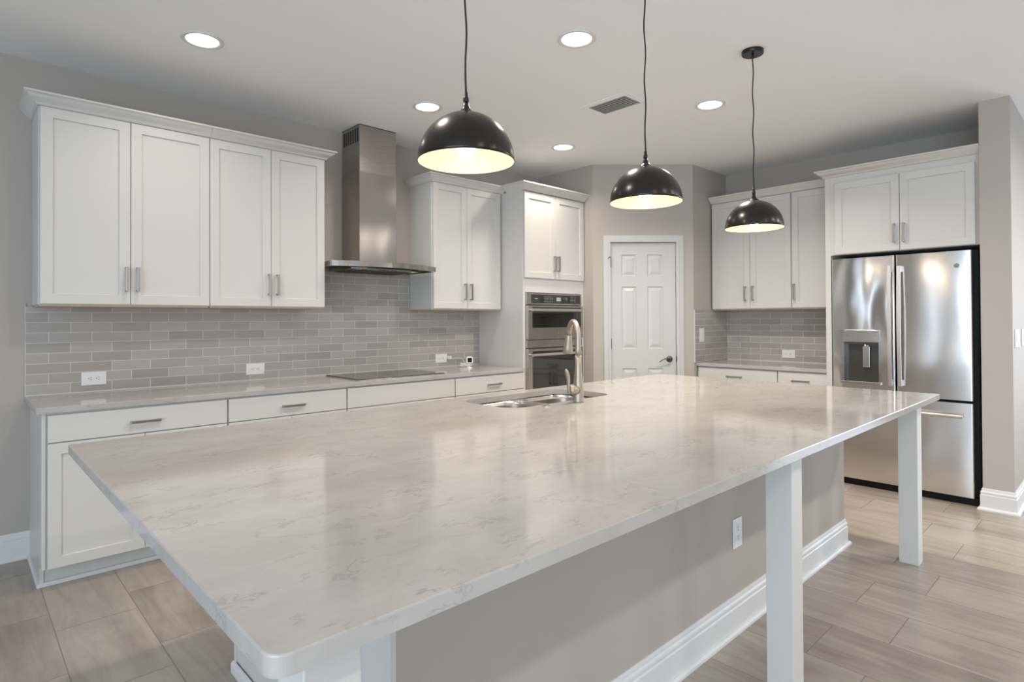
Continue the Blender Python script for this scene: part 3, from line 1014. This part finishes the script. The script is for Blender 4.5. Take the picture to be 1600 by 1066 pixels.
# underside body: control strip and filters, deeper than the rim
mb = MB().prism([(0.30, -0.03), (-0.30, -0.03), (-0.30, -0.40), (-0.20, -0.455), (0.20, -0.455), (0.30, -0.40)], -0.012, 0.0177)
mb.build('control_panel', M_steel_hood, hd, 0.003)
for (a, b) in ((-0.27, -0.01), (0.01, 0.27)):
    fm = MB().box((a, -0.34, -0.0155), (b, -0.06, -0.0122))
    for k_ in range(9): fm.box((a + 0.012 + k_ * 0.027, -0.33, -0.0185), (a + 0.024 + k_ * 0.027, -0.07, -0.0156))
    fm.build('filter', M_dkgrey, hd)
for k_ in range(5):
    MB().box((-0.075 + k_ * 0.034, -0.4225, -0.0145), (-0.055 + k_ * 0.034, -0.410, -0.0123)).build('button', M_dark, hd)
for sx in (-0.235, 0.235):
    MB().lathe([(0.001, -0.0145), (0.024, -0.0145), (0.026, -0.0123)], (sx, -0.385, 0), 20, cap=False).build('lamp', M_chrome, hd)
# telescopic duct
dx0, dx1, dyf = 2.2905 - 2.457, 2.6245 - 2.457, -0.281
zt_h = H - 0.0005 - 1.765
zm = 0.765
MB().box((dx0, dyf, 0.0402), (dx1, -0.0005, zm)).build('lower_duct', M_steel_hood, hd, 0.0015)
up = MB().box((dx0 + 0.003, dyf + 0.003, zm + 0.0002), (dx1 - 0.003, -0.0005, zt_h - 0.001))
upo = up.build('upper_duct', steel('upper_duct_steel', (0.44, 0.41, 0.38), 0.28), hd, 0.001)
sl = MB()
for k_ in range(7):
    yy = dyf + 0.022 + k_ * 0.036
    sl.box((dx0 + 0.0015, yy, zt_h - 0.135), (dx0 + 0.0028, yy + 0.020, zt_h - 0.025))
sl.build('vent_slots', M_dark, upo)
MB().box((dx0 + 0.002, dyf + 0.002, zt_h - 0.006), (dx1 - 0.002, -0.001, zt_h - 0.0008)).build('top_edge', M_dark, upo)

# ================================================================== cooktop
ck = thing('electric_cooktop', 'black glass electric cooktop with steel trim set in the long worktop', 'cooktop', (2.500, W - 0.333, ZC + 0.0003))
MB().box((-0.39, -0.262, 0.0), (0.39, 0.262, 0.0045)).build('trim_frame', M_steel, ck, 0.001)
MB().box((-0.384, -0.255, 0.0047), (0.384, 0.255, 0.0095)).build('glass_top', M_cook, ck, 0.0015)
for (bx_, by_, br_) in ((-0.23, -0.12, 0.075), (-0.22, 0.12, 0.10), (0.20, -0.10, 0.115), (0.23, 0.15, 0.075)):
    MB().lathe([(br_, 0.00965), (br_ - 0.003, 0.0097)], (bx_, by_, 0), 40, cap=False).build('burner_ring', M_ink, ck)

# ================================================================== wall oven (microwave over oven)
ov = thing('double_wall_oven', 'built-in stainless double wall oven with black glass doors', 'oven', (3.7795, W - TD - 0.0008, 0.38))
ow = 4.5455 - 3.7795
def OZ(z): return z - 0.38
MB().box((0.02, 0.0, OZ(0.40)), (ow - 0.02, 0.56, OZ(1.60))).build('body', M_dkgrey, ov)
yF = -0.0445
mb = MB().box((0, -0.018, OZ(1.503)), (ow, -0.0005, OZ(1.611)))
cp = mb.build('control_panel', M_oven, ov, 0.0015)
MB().box((0.055, -0.0215, OZ(1.516)), (ow - 0.022, -0.0183, OZ(1.597))).build('display_glass', M_glassb, cp, 0.001)
tx = MB()
rnd = random.Random(4)
tx.box((0.10, -0.0222, OZ(1.556)), (0.135, -0.0216, OZ(1.562)))
for r_ in range(4):
    for c_ in range(6):
        if rnd.random() < 0.85:
            tx.box((0.22 + c_ * 0.022, -0.0222, OZ(1.535 + r_ * 0.014)), (0.231 + c_ * 0.022, -0.0216, OZ(1.538 + r_ * 0.014)))
    for c_ in range(3):
        tx.box((0.60 + c_ * 0.026, -0.0222, OZ(1.535 + r_ * 0.014)), (0.613 + c_ * 0.026, -0.0216, OZ(1.538 + r_ * 0.014)))
tx.box((0.395, -0.0222, OZ(1.540)), (0.455, -0.0216, OZ(1.575)))
tx.build('printed_keys', M_inkw, cp)
MB().lathe([(0.018, 0.018), (0.019, 0.003), (0.021, 0.0)], (0.515, -0.0216, OZ(1.560)), 24, axis='y').build('dial', M_badge, cp)


def oven_door(z0, z1, wz0, wz1, hz, name):
    d_ = MB()
    # frame ring around the window
    y1, y0_ = -0.0008, -0.036
    d_.box((0, y0_, OZ(z0)), (0.052, y1, OZ(z1))).box((ow - 0.024, y0_, OZ(z0)), (ow, y1, OZ(z1)))
    d_.box((0.052, y0_, OZ(wz1)), (ow - 0.024, y1, OZ(z1))).box((0.052, y0_, OZ(z0)), (ow - 0.024, y1, OZ(wz0)))
    dd = d_.build(name, M_oven, ov, 0.0012)
    MB().box((0.0525, y0_ + 0.003, OZ(wz0) + 0.0005), (ow - 0.0245, y1, OZ(wz1) - 0.0005)).build('glass', M_glassb, dd)
    hb = MB().tube([(0.012, y0_ - 0.043, OZ(hz)), (ow - 0.075, y0_ - 0.043, OZ(hz))], 0.0135, 18)
    for xx in (0.035, ow - 0.10): hb.tube([(xx, y0_ - 0.040, OZ(hz)), (xx, y0_ - 0.0003, OZ(hz))], 0.010, 12)
    sharp(hb.build('handle', M_handle, dd), 40)
    return dd


ud = oven_door(1.182, 1.494, 1.290, 1.480, 1.452, 'upper_door')
bd = MB().lathe([(0.0165, 0.0), (0.0165, 0.002), (0.013, 0.003), (0.001, 0.003)], (0.40, -0.0363, OZ(1.236)), 28, axis='y').build('badge', M_badge, ud)
ring = []
for k_ in range(25): ring.append((0.40 + 0.0095 * math.cos(2 * PI * k_ / 24), -0.0397, OZ(1.236) + 0.0095 * math.sin(2 * PI * k_ / 24)))
MB().tube(ring, 0.0012, 6).tube([(0.396, -0.0397, OZ(1.230)), (0.404, -0.0397, OZ(1.242))], 0.0014, 6).build('monogram', M_chrome, bd)
MB().box((0, -0.020, OZ(1.106)), (ow, -0.0005, OZ(1.176))).box((0.02, -0.024, OZ(1.172)), (0.10, -0.0205, OZ(1.176))).build('centre_strip', M_oven, ov, 0.001)
oven_door(0.40, 1.096, 0.50, 1.072, 1.042, 'lower_door')

# ================================================================== refrigerator
FX, FY0, FY1 = 5.328, 0.798, 1.7325
fr = thing('refrigerator', 'stainless french-door refrigerator with water dispenser and bottom freezer', 'refrigerator', (XF - 0.03, FY1, 0), RZ)
fw = FY1 - FY0
fd = (XF - 0.03) - FX        # depth to door face; local front at y = -fd
MB().box((0.004, -fd + 0.075, 0.0), (fw + 0.031, 0, 1.858)).build('body', M_black, fr, 0.003)  # black body widened past the right door to stand for the shadow gap
yd = -fd
split = FY1 - 1.2755
def curved_door(x0, x1, z0, z1, m, name, cut=None):
    """door slab with softly rounded vertical front edges"""
    r = 0.012
    prof = [(x0, yd + 0.068), (x0, yd + r)] + [(x0 + r - r * math.cos(a), yd + r - r * math.sin(a)) for a in [PI / 2 * k_ / 5 for k_ in range(1, 6)]]
    prof += [(x1 - r + r * math.sin(a), yd + r - r * math.cos(a)) for a in [PI / 2 * k_ / 5 for k_ in range(0, 6)]] + [(x1, yd + 0.068)]
    if not cut:
        o_ = MB().prism(prof[::-1], z0, z1).build(name, m, fr)
        return sharp(o_, 30)
    cx0, cx1, cz0, cz1 = cut
    m2 = MB().prism(prof[::-1], z0, cz0).prism(prof[::-1], cz1, z1)
    lp = [p for p in prof if p[0] <= x0 + r + 1e-6] + [(cx0, yd), (cx0, yd + 0.068)]
    rp = [(cx1, yd + 0.068), (cx1, yd)] + [p for p in prof if p[0] >= x1 - r - 1e-6]
    m2.prism(lp[::-1], cz0, cz1).prism(rp[::-1], cz0, cz1)
    o_ = m2.build(name, m, fr)
    return sharp(o_, 30)


ZF0, ZF1 = 0.758, 1.852
D0, D1, DZ0, DZ1 = FY1 - 1.655, FY1 - 1.380, 0.828, 1.268
ld = curved_door(0.0, split - 0.004, ZF0, ZF1, M_fridge, 'left_door', (D0, D1, DZ0, DZ1))
rdoor = curved_door(split + 0.004, fw, ZF0, ZF1, M_fridge2, 'right_door')
fz = curved_door(0.0, fw, 0.058, 0.738, M_fridge2, 'freezer_drawer')
MB().box((0.01, -fd + 0.03, 0.0), (fw + 0.02, -fd + 0.074, 0.055)).build('toe_grille', M_black, fr)
# dispenser
ds = MB()
ds.box((D0 + 0.001, yd - 0.004, 1.168), (D1 - 0.001, yd + 0.02, DZ1 - 0.001))
dp = ds.build('dispenser', M_steel, ld, 0.0015)
bz = MB().box((D0 + 0.001, yd - 0.003, 0.852), (D0 + 0.012, yd + 0.065, 1.1675)).box((D1 - 0.012, yd - 0.003, 0.852), (D1 - 0.001, yd + 0.065, 1.1675))
bz.build('bezel', M_steel, dp)
MB().box((D0 + 0.0125, yd + 0.050, 0.853), (D1 - 0.0125, yd + 0.065, 1.167)).box((D0 + 0.0125, yd + 0.002, 1.150), (D1 - 0.0125, yd + 0.0495, 1.1675)).build('recess', mat('dark_recess_steel', (0.10, 0.095, 0.09), 0.3, 0.7), dp)
MB().box((D0 - 0.002, yd - 0.022, 0.829), (D1 + 0.002, yd + 0.062, 0.8515)).build('drip_tray', M_steel, dp, 0.002)
MB().box((FY1 - 1.513, yd + 0.018, 0.965), (FY1 - 1.462, yd + 0.030, 1.134)).box((FY1 - 1.50, yd + 0.031, 1.10), (FY1 - 1.475, yd + 0.049, 1.145)).build('paddle', M_steel, dp, 0.002)
MB().tube([(FY1 - 1.495, yd + 0.022, 1.149), (FY1 - 1.495, yd + 0.022, 1.138)], 0.008, 12).build('nozzle', M_chrome, dp)
ks = MB()
for (u, z) in ((0.032, 1.240), (0.032, 1.218), (0.225, 1.240), (0.225, 1.218)):
    ks.box((D0 + u, yd - 0.0046, z), (D0 + u + 0.022, yd - 0.0041, z + 0.003))
for u in (0.035, 0.080, 0.125, 0.170, 0.215):
    ks.box((D0 + u, yd - 0.0046, 1.178), (D0 + u + 0.012, yd - 0.0041, 1.181))
ks.build('printed_keys', M_badge, dp)


def bar_handle(par, x, z0, z1, m=M_handle):
    h = MB()
    n_ = 14
    secs = []
    for k_ in range(n_ + 1):
        t_ = k_ / n_
        out = 0.038 + 0.020 * math.sin(PI * t_)
        secs.append((yd - out, z0 + (z1 - z0) * t_))
    vs, fs = [], []
    for (y_, z_) in secs:
        vs += [(x - 0.013, y_, z_), (x + 0.013, y_, z_), (x + 0.013, y_ + 0.014, z_), (x - 0.013, y_ + 0.014, z_)]
    for i in range(n_):
        for k_ in range(4):
            k2 = (k_ + 1) % 4
            fs.append((i * 4 + k_, i * 4 + k2, i * 4 + 4 + k2, i * 4 + 4 + k_))
    fs.append((0, 1, 2, 3)); fs.append((n_ * 4, n_ * 4 + 1, n_ * 4 + 2, n_ * 4 + 3))
    h.add(vs, fs)
    for zz in (z0 + 0.001, z1 - 0.046):
        h.box((x - 0.011, yd - 0.036, zz), (x + 0.011, yd - 0.0004, zz + 0.045))
    return h.build('handle', m, par, 0.0015)


bar_handle(ld, FY1 - 1.3080, 0.835, 1.770)
bar_handle(rdoor, FY1 - 1.2440, 0.835, 1.765)
hb = MB().tube([(0.09, yd - 0.047, 0.645), (fw - 0.055, yd - 0.047, 0.645)], 0.0145, 18)
for xx in (0.12, fw - 0.085): hb.tube([(xx, yd - 0.045, 0.645), (xx, yd - 0.0004, 0.645)], 0.011, 12)
sharp(hb.build('handle', M_handle, fz), 40)
bx_ = FY1 - 0.887
bd = MB().lathe([(0.0165, 0.0), (0.0165, 0.002), (0.013, 0.003), (0.001, 0.003)], (bx_, yd - 0.0003, 1.744), 28, axis='y').build('badge', M_badge, rdoor)
ring = [(bx_ + 0.0095 * math.cos(2 * PI * k_ / 24), yd - 0.0037, 1.744 + 0.0095 * math.sin(2 * PI * k_ / 24)) for k_ in range(25)]
MB().tube(ring, 0.0012, 6).tube([(bx_ - 0.004, yd - 0.0037, 1.738), (bx_ + 0.004, yd - 0.0037, 1.750)], 0.0014, 6).build('monogram', M_chrome, bd)

# fridge enclosure: side panel + cabinet above
EX = 5.362      # face-frame plane
en = thing('fridge_enclosure', 'white cabinet with two short doors bridging over the refrigerator', 'cabinet', (XF - 0.0005, 1.7905, 0), RZ)
ew = 1.7905 - 0.7485
ed = XF - 0.0005 - EX
mb = MB().box((0, -ed, 0.0005), (0.043, -0.001, ZU1)).box((0.043, -ed, 1.890), (ew, -0.001, ZU1))
mb.build('carcass', M_cab, en, 0.001)
yfe = -ed - 0.0202
for (a, b, hy) in ((1.7115, 1.2475, 1.281), (1.2435, 0.7765, 1.2165)):
    dd_ = shaker(1.7905 - a, 1.7905 - b, 1.894, 2.489, yfe, 0.056).build('door', M_cab, en)
    pull(dd_, 1.7905 - hy, 2.026, yfe, ln=0.15)
crown(en, [(0.0, -UD - 0.089), (0.0, -ed - 0.0005), (ew, -ed - 0.0005)], ZU1, 1)

# ================================================================== plates: outlets and switches
def plate(w_, h_, recs, rz_plate=False, label=None, loc=None, rz=0.0, name='wall_outlet', cat='outlet', bodies=None):
    t_ = thing(name, label, cat, loc, rz)
    MB().box((-w_ / 2, -0.0055, -h_ / 2), (w_ / 2, -0.0003, h_ / 2)).build('cover_plate', M_plastic, t_, 0.0015)
    return t_


def duplex(t_, horizontal, mx=0.0):
    """two receptacles; slots rotate with the plate"""
    for s_ in (-1, 1):
        c = s_ * 0.0195
        def P2(u, v): return (c + u, v) if horizontal else (v, c + u)
        m_ = MB()
        pts_ = rrect(-0.0165, -0.0135, 0.0165, 0.0135, 0.008, 5)
        a3 = []
        for (u, v) in pts_:
            X_, Z_ = P2(v if horizontal else v, u)
            a3.append((X_, Z_))
        n_ = len(a3)
        vs_ = [(p[0], -0.0056, p[1]) for p in a3] + [(p[0], -0.0072, p[1]) for p in a3]
        m_.add(vs_, [tuple(range(n_)), tuple(range(n_, 2 * n_))] + [(i_, (i_ + 1) % n_, n_ + (i_ + 1) % n_, n_ + i_) for i_ in range(n_)])
        rc = m_.build('receptacle', M_plastic, t_)
        sl_ = MB()
        for (u, v, hu, hv) in ((0.004, -0.0062, 0.0045, 0.0012), (0.004, 0.0062, 0.0038, 0.0012), (-0.007, 0.0, 0.0025, 0.0025)):
            a, b = P2(u - hu, v - hv), P2(u + hu, v + hv)
            sl_.box((a[0], -0.0076, a[1]), (b[0], -0.0073, b[1]))
        sl_.build('slots', M_dark, rc)


YT = W - 0.0093
for (cx_, lab) in ((0.628, 'white horizontal power outlet on the tiles below the far left cabinet'),
                   (1.5985, 'white horizontal power outlet on the tiles, nearest left of the cooktop')):
    t_ = plate(0.128, 0.080, 2, label=lab, loc=(cx_, YT, 1.014))
    duplex(t_, True)
t_ = plate(0.130, 0.080, 2, label='white horizontal power outlet right of the cooktop with the camera cord plugged in', loc=(3.278, YT, 1.011))
duplex(t_, True)
t_ = plate(0.124, 0.080, 2, label='white horizontal power outlet on the tiles beside the fridge enclosure', loc=(XF - 0.0093, 2.358, 1.011), rz=RZ)
duplex(t_, True)
t_ = plate(0.080, 0.128, 2, label='white upright power outlet on the grey knee wall of the island', loc=(2.5065, KY0 - 0.0003, 0.4200))
duplex(t_, False)
t_ = plate(0.085, 0.135, 1, label='white light switch on the short tiled wall beside the pantry door', loc=(5.466, YB - 0.0093, 1.200), name='light_switch', cat='switch')
MB().box((-0.017, -0.0085, -0.033), (0.017, -0.0057, 0.033)).build('rocker', M_plastic, t_, 0.001)
for (cx_, n_, lab, w_) in ((5.505, 3, 'white multi-gang switch plate nearer the corner on the end wall right of the fridge', 0.215),
                           (5.865, 2, 'white switch plate cut by the right picture edge on the end wall', 0.20)):
    t_ = plate(w_, 0.128, n_, label=lab, loc=(cx_, 0.574 - 0.0003, 1.212), name='light_switch', cat='switch')
    for k_ in range(n_):
        cx2 = (k_ - (n_ - 1) / 2) * 0.055
        MB().box((cx2 - 0.017, -0.0085, -0.033), (cx2 + 0.017, -0.0057, 0.033)).build('rocker', M_plastic, t_, 0.001)

# ================================================================== small camera on the worktop with its cord
sc_ = thing('security_camera', 'small white security camera with black square face on the long worktop', 'camera', (3.385, 4.135, ZC + 0.0003), math.radians(-30))
MB().lathe([(0.026, 0.0), (0.026, 0.003), (0.018, 0.007), (0.007, 0.012), (0.006, 0.030), (0.010, 0.036), (0.008, 0.046)], (0, 0, 0), 24).build('stand', M_plastic, sc_, smooth=True)
hp_ = [(p[0], p[1]) for p in rrect(-0.030, -0.030, 0.030, 0.030, 0.014, 6)]
n_ = len(hp_)
vs_ = []
for (y_, s_) in ((-0.020, 0.93), (-0.016, 1.0), (0.016, 1.0), (0.022, 0.85)):
    vs_ += [(p[0] * s_, y_, 0.073 + p[1] * s_) for p in hp_]
fs_ = [tuple(range(n_)), tuple(range(3 * n_, 4 * n_))]
for i in range(3): fs_ += [(i * n_ + k_, i * n_ + (k_ + 1) % n_, (i + 1) * n_ + (k_ + 1) % n_, (i + 1) * n_ + k_) for k_ in range(n_)]
hd_ = MB().add(vs_, fs_).build('head', M_plastic, sc_, 0.001)
hp2 = rrect(-0.020, -0.020, 0.020, 0.020, 0.006, 5)
n_ = len(hp2)
MB().add([(p[0], -0.0203, 0.073 + p[1]) for p in hp2] + [(p[0], -0.0215, 0.073 + p[1]) for p in hp2],
         [tuple(range(n_)), tuple(range(n_, 2 * n_))] + [(i_, (i_ + 1) % n_, n_ + (i_ + 1) % n_, n_ + i_) for i_ in range(n_)]).build('lens_face', M_black, hd_)
pc = thing('power_cord', 'coiled white cord running from the outlet to the small camera', 'cord', (3.42, 4.33, ZC + 0.0003))
def rel(p): return (p[0] - 3.42, p[1] - 4.33, p[2] - ZC)
MB().box(rel((3.345, YT - 0.042, 0.998)), rel((3.372, YT - 0.0003, 1.030))).build('plug', M_plastic, pc, 0.003)
cordp = [rel(p) for p in ((3.372, YT - 0.02, 1.012), (3.41, YT - 0.025, 1.006), (3.45, YT - 0.03, 1.008), (3.50, YT - 0.035, 0.995), (3.52, YT - 0.045, 0.96), (3.50, 4.36, 0.936))]
rnd = random.Random(7)
for k_ in range(70):
    a = k_ * 0.62
    cordp.append((0.055 + 0.055 * math.cos(a) + 0.010 * rnd.uniform(-1, 1) - 0.02 * (k_ // 35), -0.035 + 0.030 * math.sin(a) + 0.006 * rnd.uniform(-1, 1), 0.004 + 0.032 * (0.5 + 0.5 * math.sin(a * 1.37)) * rnd.uniform(0.6, 1)))
cordp += [rel(p) for p in ((3.43, 4.22, ZC + 0.006), (3.415, 4.185, ZC + 0.004), (3.404, 4.168, ZC + 0.004))]
sm_ = []
for i in range(len(cordp) - 1):          # smooth the polyline (Catmull-Rom)
    p0, p1, p2, p3 = [Vector(cordp[max(0, min(len(cordp) - 1, i + q_))]) for q_ in (-1, 0, 1, 2)]
    for k_ in range(4):
        u = k_ / 4
        sm_.append(0.5 * ((2 * p1) + (p2 - p0) * u + (2 * p0 - 5 * p1 + 4 * p2 - p3) * u * u + (3 * p1 - p0 - 3 * p2 + p3) * u ** 3))
sm_.append(Vector(cordp[-1]))
MB().tube([(p.x, p.y, max(p.z, 0.0028)) for p in sm_], 0.0026, 6).build('cable', M_plastic, pc, smooth=True)


# ================================================================== ceiling lights
def can(x, y, label, k=1.0, spread=142):
    t_ = thing('recessed_light', label, 'ceiling light', (x, y, H), 0, 'recessed ceiling lights')
    MB().lathe([(0.106, -0.0003), (0.106, -0.004), (0.100, -0.007), (0.084, -0.006), (0.080, -0.0003)], (0, 0, 0), 40, cap=False).build('trim_ring', M_trim, t_, smooth=True)
    MB().lathe([(0.0795, -0.0035), (0.001, -0.0035)], (0, 0, 0), 40, cap=False).build('lens', M_lens, t_)
    d = bpy.data.lights.new('recessed_lamp', 'AREA')
    d.shape = 'DISK'
    d.size = 0.14
    d.energy = CAN_POWER * k
    d.color = CAN_COL
    d.spread = math.radians(spread)
    o_ = bpy.data.objects.new('recessed_lamp', d)
    COL.objects.link(o_)
    o_.location = (x, y, H - 0.012)
    return t_


can(0.983, 3.487, 'recessed ceiling light above the far left wall cabinets', 0.32)
can(2.473, 3.484, 'recessed ceiling light in front of the range hood, left of the nearest pendant', 0.5)
can(3.940, 3.483, 'recessed ceiling light in front of the oven tower, smallest in view', 0.6)
can(2.475, 2.085, 'recessed ceiling light over the island, between the nearest and middle pendants', 0.9)
can(3.938, 2.077, 'recessed ceiling light between the middle and farthest pendants, beyond the vent', 2.2)
for (x, y, k_) in ((0.98, 2.08, 0.8), (0.98, -0.94, 0.6), (2.475, -0.94, 0.8), (3.94, -0.94, 1.2), (5.4, -0.94, 2.8), (7.2, -0.94, 1.3), (-1.6, -0.94, 0.8), (1.7, -3.2, 0.4), (5.4, -3.2, 0.5)):  # unseen cans; those past the island's right end are added fill
    can(x, y, 'unseen recessed ceiling light, in a set partly added as fill', k_, 166)

# ================================================================== ceiling vent
vt = thing('ceiling_vent', 'white ceiling air vent with dark louvres above the island', 'vent', (3.435, 2.545, H))
vm = MB()
for (a, b) in (((-0.150, -0.200), (0.150, -0.158)), ((-0.150, 0.158), (0.150, 0.200)), ((-0.150, -0.158), (-0.098, 0.158)), ((0.098, -0.158), (0.150, 0.158))):
    vm.box((a[0], a[1], -0.006), (b[0], b[1], -0.0003))
vm.build('frame', M_ceil, vt, 0.002)
MB().box((-0.098, -0.158, -0.0025), (0.098, 0.158, -0.0004)).build('backing', M_dark, vt)
for k_ in range(7):
    x_ = -0.090 + k_ * 0.0275
    w2 = 0.010
    MB().add([(x_, -0.157, -0.0030), (x_ + w2, -0.157, -0.0045), (x_ + w2, -0.157, -0.0060), (x_, -0.157, -0.0045),
              (x_, 0.157, -0.0030), (x_ + w2, 0.157, -0.0045), (x_ + w2, 0.157, -0.0060), (x_, 0.157, -0.0045)],
             [(0, 1, 2, 3), (4, 5, 6, 7), (0, 1, 5, 4), (1, 2, 6, 5), (2, 3, 7, 6), (3, 0, 4, 7)]).build('louvre', mat('louvre_grey', (0.40, 0.39, 0.375), 0.5) if k_ == 0 else bpy.data.materials['louvre_grey'], vt)

# ================================================================== pendants
def pendant():
    t_ = thing('pendant_lamp', '', 'pendant lamp', (0, 0, H), 0, 'black dome pendants over the island')
    za = 2.040 - H       # crown of the dome
    zr = 1.880 - H
    cn = MB().lathe([(0.001, -0.0003), (0.060, -0.0003), (0.060, -0.018), (0.057, -0.022), (0.001, -0.022)], (0, 0, 0), 36, cap=False)
    c_ = cn.build('canopy', M_shade, t_, 0)
    sharp(c_, 40)
    MB().lathe([(0.0045, -0.0222), (0.0045, -0.026)], (-0.035, -0.02, 0), 10).lathe([(0.0045, -0.0222), (0.0045, -0.026)], (0.035, 0.02, 0), 10).lathe([(0.007, -0.0222), (0.007, -0.040)], (0, 0, 0), 12).build('screw', M_cord, c_)
    n_ = 20
    pts_ = [(0.0025 * math.sin(k_ * 0.9), 0.0025 * math.cos(k_ * 1.1), -0.022 + (za + 0.068 + 0.022) * k_ / n_) for k_ in range(n_ + 1)]
    MB().tube(pts_, 0.0034, 8).build('cord', M_cord, t_, smooth=True)
    MB().lathe([(0.004, za + 0.070), (0.007, za + 0.066), (0.0075, za + 0.052), (0.0095, za + 0.050), (0.0095, za + 0.040), (0.0075, za + 0.036)], (0, 0, 0), 16).build('strain_relief', M_cord, t_, smooth=True)
    MB().lathe([(0.008, za + 0.037), (0.011, za + 0.022), (0.017, za + 0.010), (0.028, za + 0.001), (0.032, za - 0.003)], (0, 0, 0), 24).build('neck_cap', M_shade, t_, smooth=True)
    Ro, hz2 = 0.1585, za - zr
    outer_ = [(Ro * math.sin(a), zr + hz2 * math.cos(a)) for a in [PI / 2 * k_ / 28 for k_ in range(1, 29)]]
    outer_ = [(0.010, za - 0.0002)] + outer_
    sh_ = MB().lathe(outer_ + [(Ro - 0.0018, zr)], (0, 0, 0), 64, cap=False).build('shade', M_shade, t_, smooth=True)
    inner_ = [(0.0105, za - 0.0022)] + [((Ro - 0.0018) * math.sin(a), zr + (hz2 - 0.0020) * math.cos(a)) for a in [PI / 2 * k_ / 28 for k_ in range(2, 29)]]
    MB().lathe(inner_, (0, 0, 0), 64, cap=False).build('shade_lining', M_inner, sh_, smooth=True)
    MB().lathe([(0.020, za - 0.003), (0.021, za - 0.055), (0.018, za - 0.058)], (0, 0, 0), 20).build('socket', M_cord, t_, smooth=True)
    MB().lathe([(0.001, za - 0.145), (0.012, za - 0.144), (0.022, za - 0.138), (0.029, za - 0.126), (0.031, za - 0.112), (0.028, za - 0.095), (0.019, za - 0.075), (0.014, za - 0.0585)], (0, 0, 0), 24, cap=False).build('bulb', M_bulb, t_, smooth=True)
    return t_


pl = pendant()
for i, (x, y, lab) in enumerate(((1.2185, 1.500, 'nearest and largest black dome pendant over the island, left of the other two'),
                                 (2.230, 1.485, 'middle black dome pendant over the island, hanging in front of the pantry wall'),
                                 (3.330, 1.491, 'farthest black dome pendant with its round ceiling canopy in view'))):
    q_ = pl if i == 0 else copy_tree(pl)
    q_.location = (x, y, H)
    q_['label'] = lab
    d = bpy.data.lights.new('pendant_bulb', 'POINT')
    d.energy = PENDANT_POWER
    d.color = (1.0, 0.80, 0.56)
    d.shadow_soft_size = 0.035
    o_ = bpy.data.objects.new('pendant_bulb', d)
    COL.objects.link(o_)
    o_.location = (x, y, 1.872)
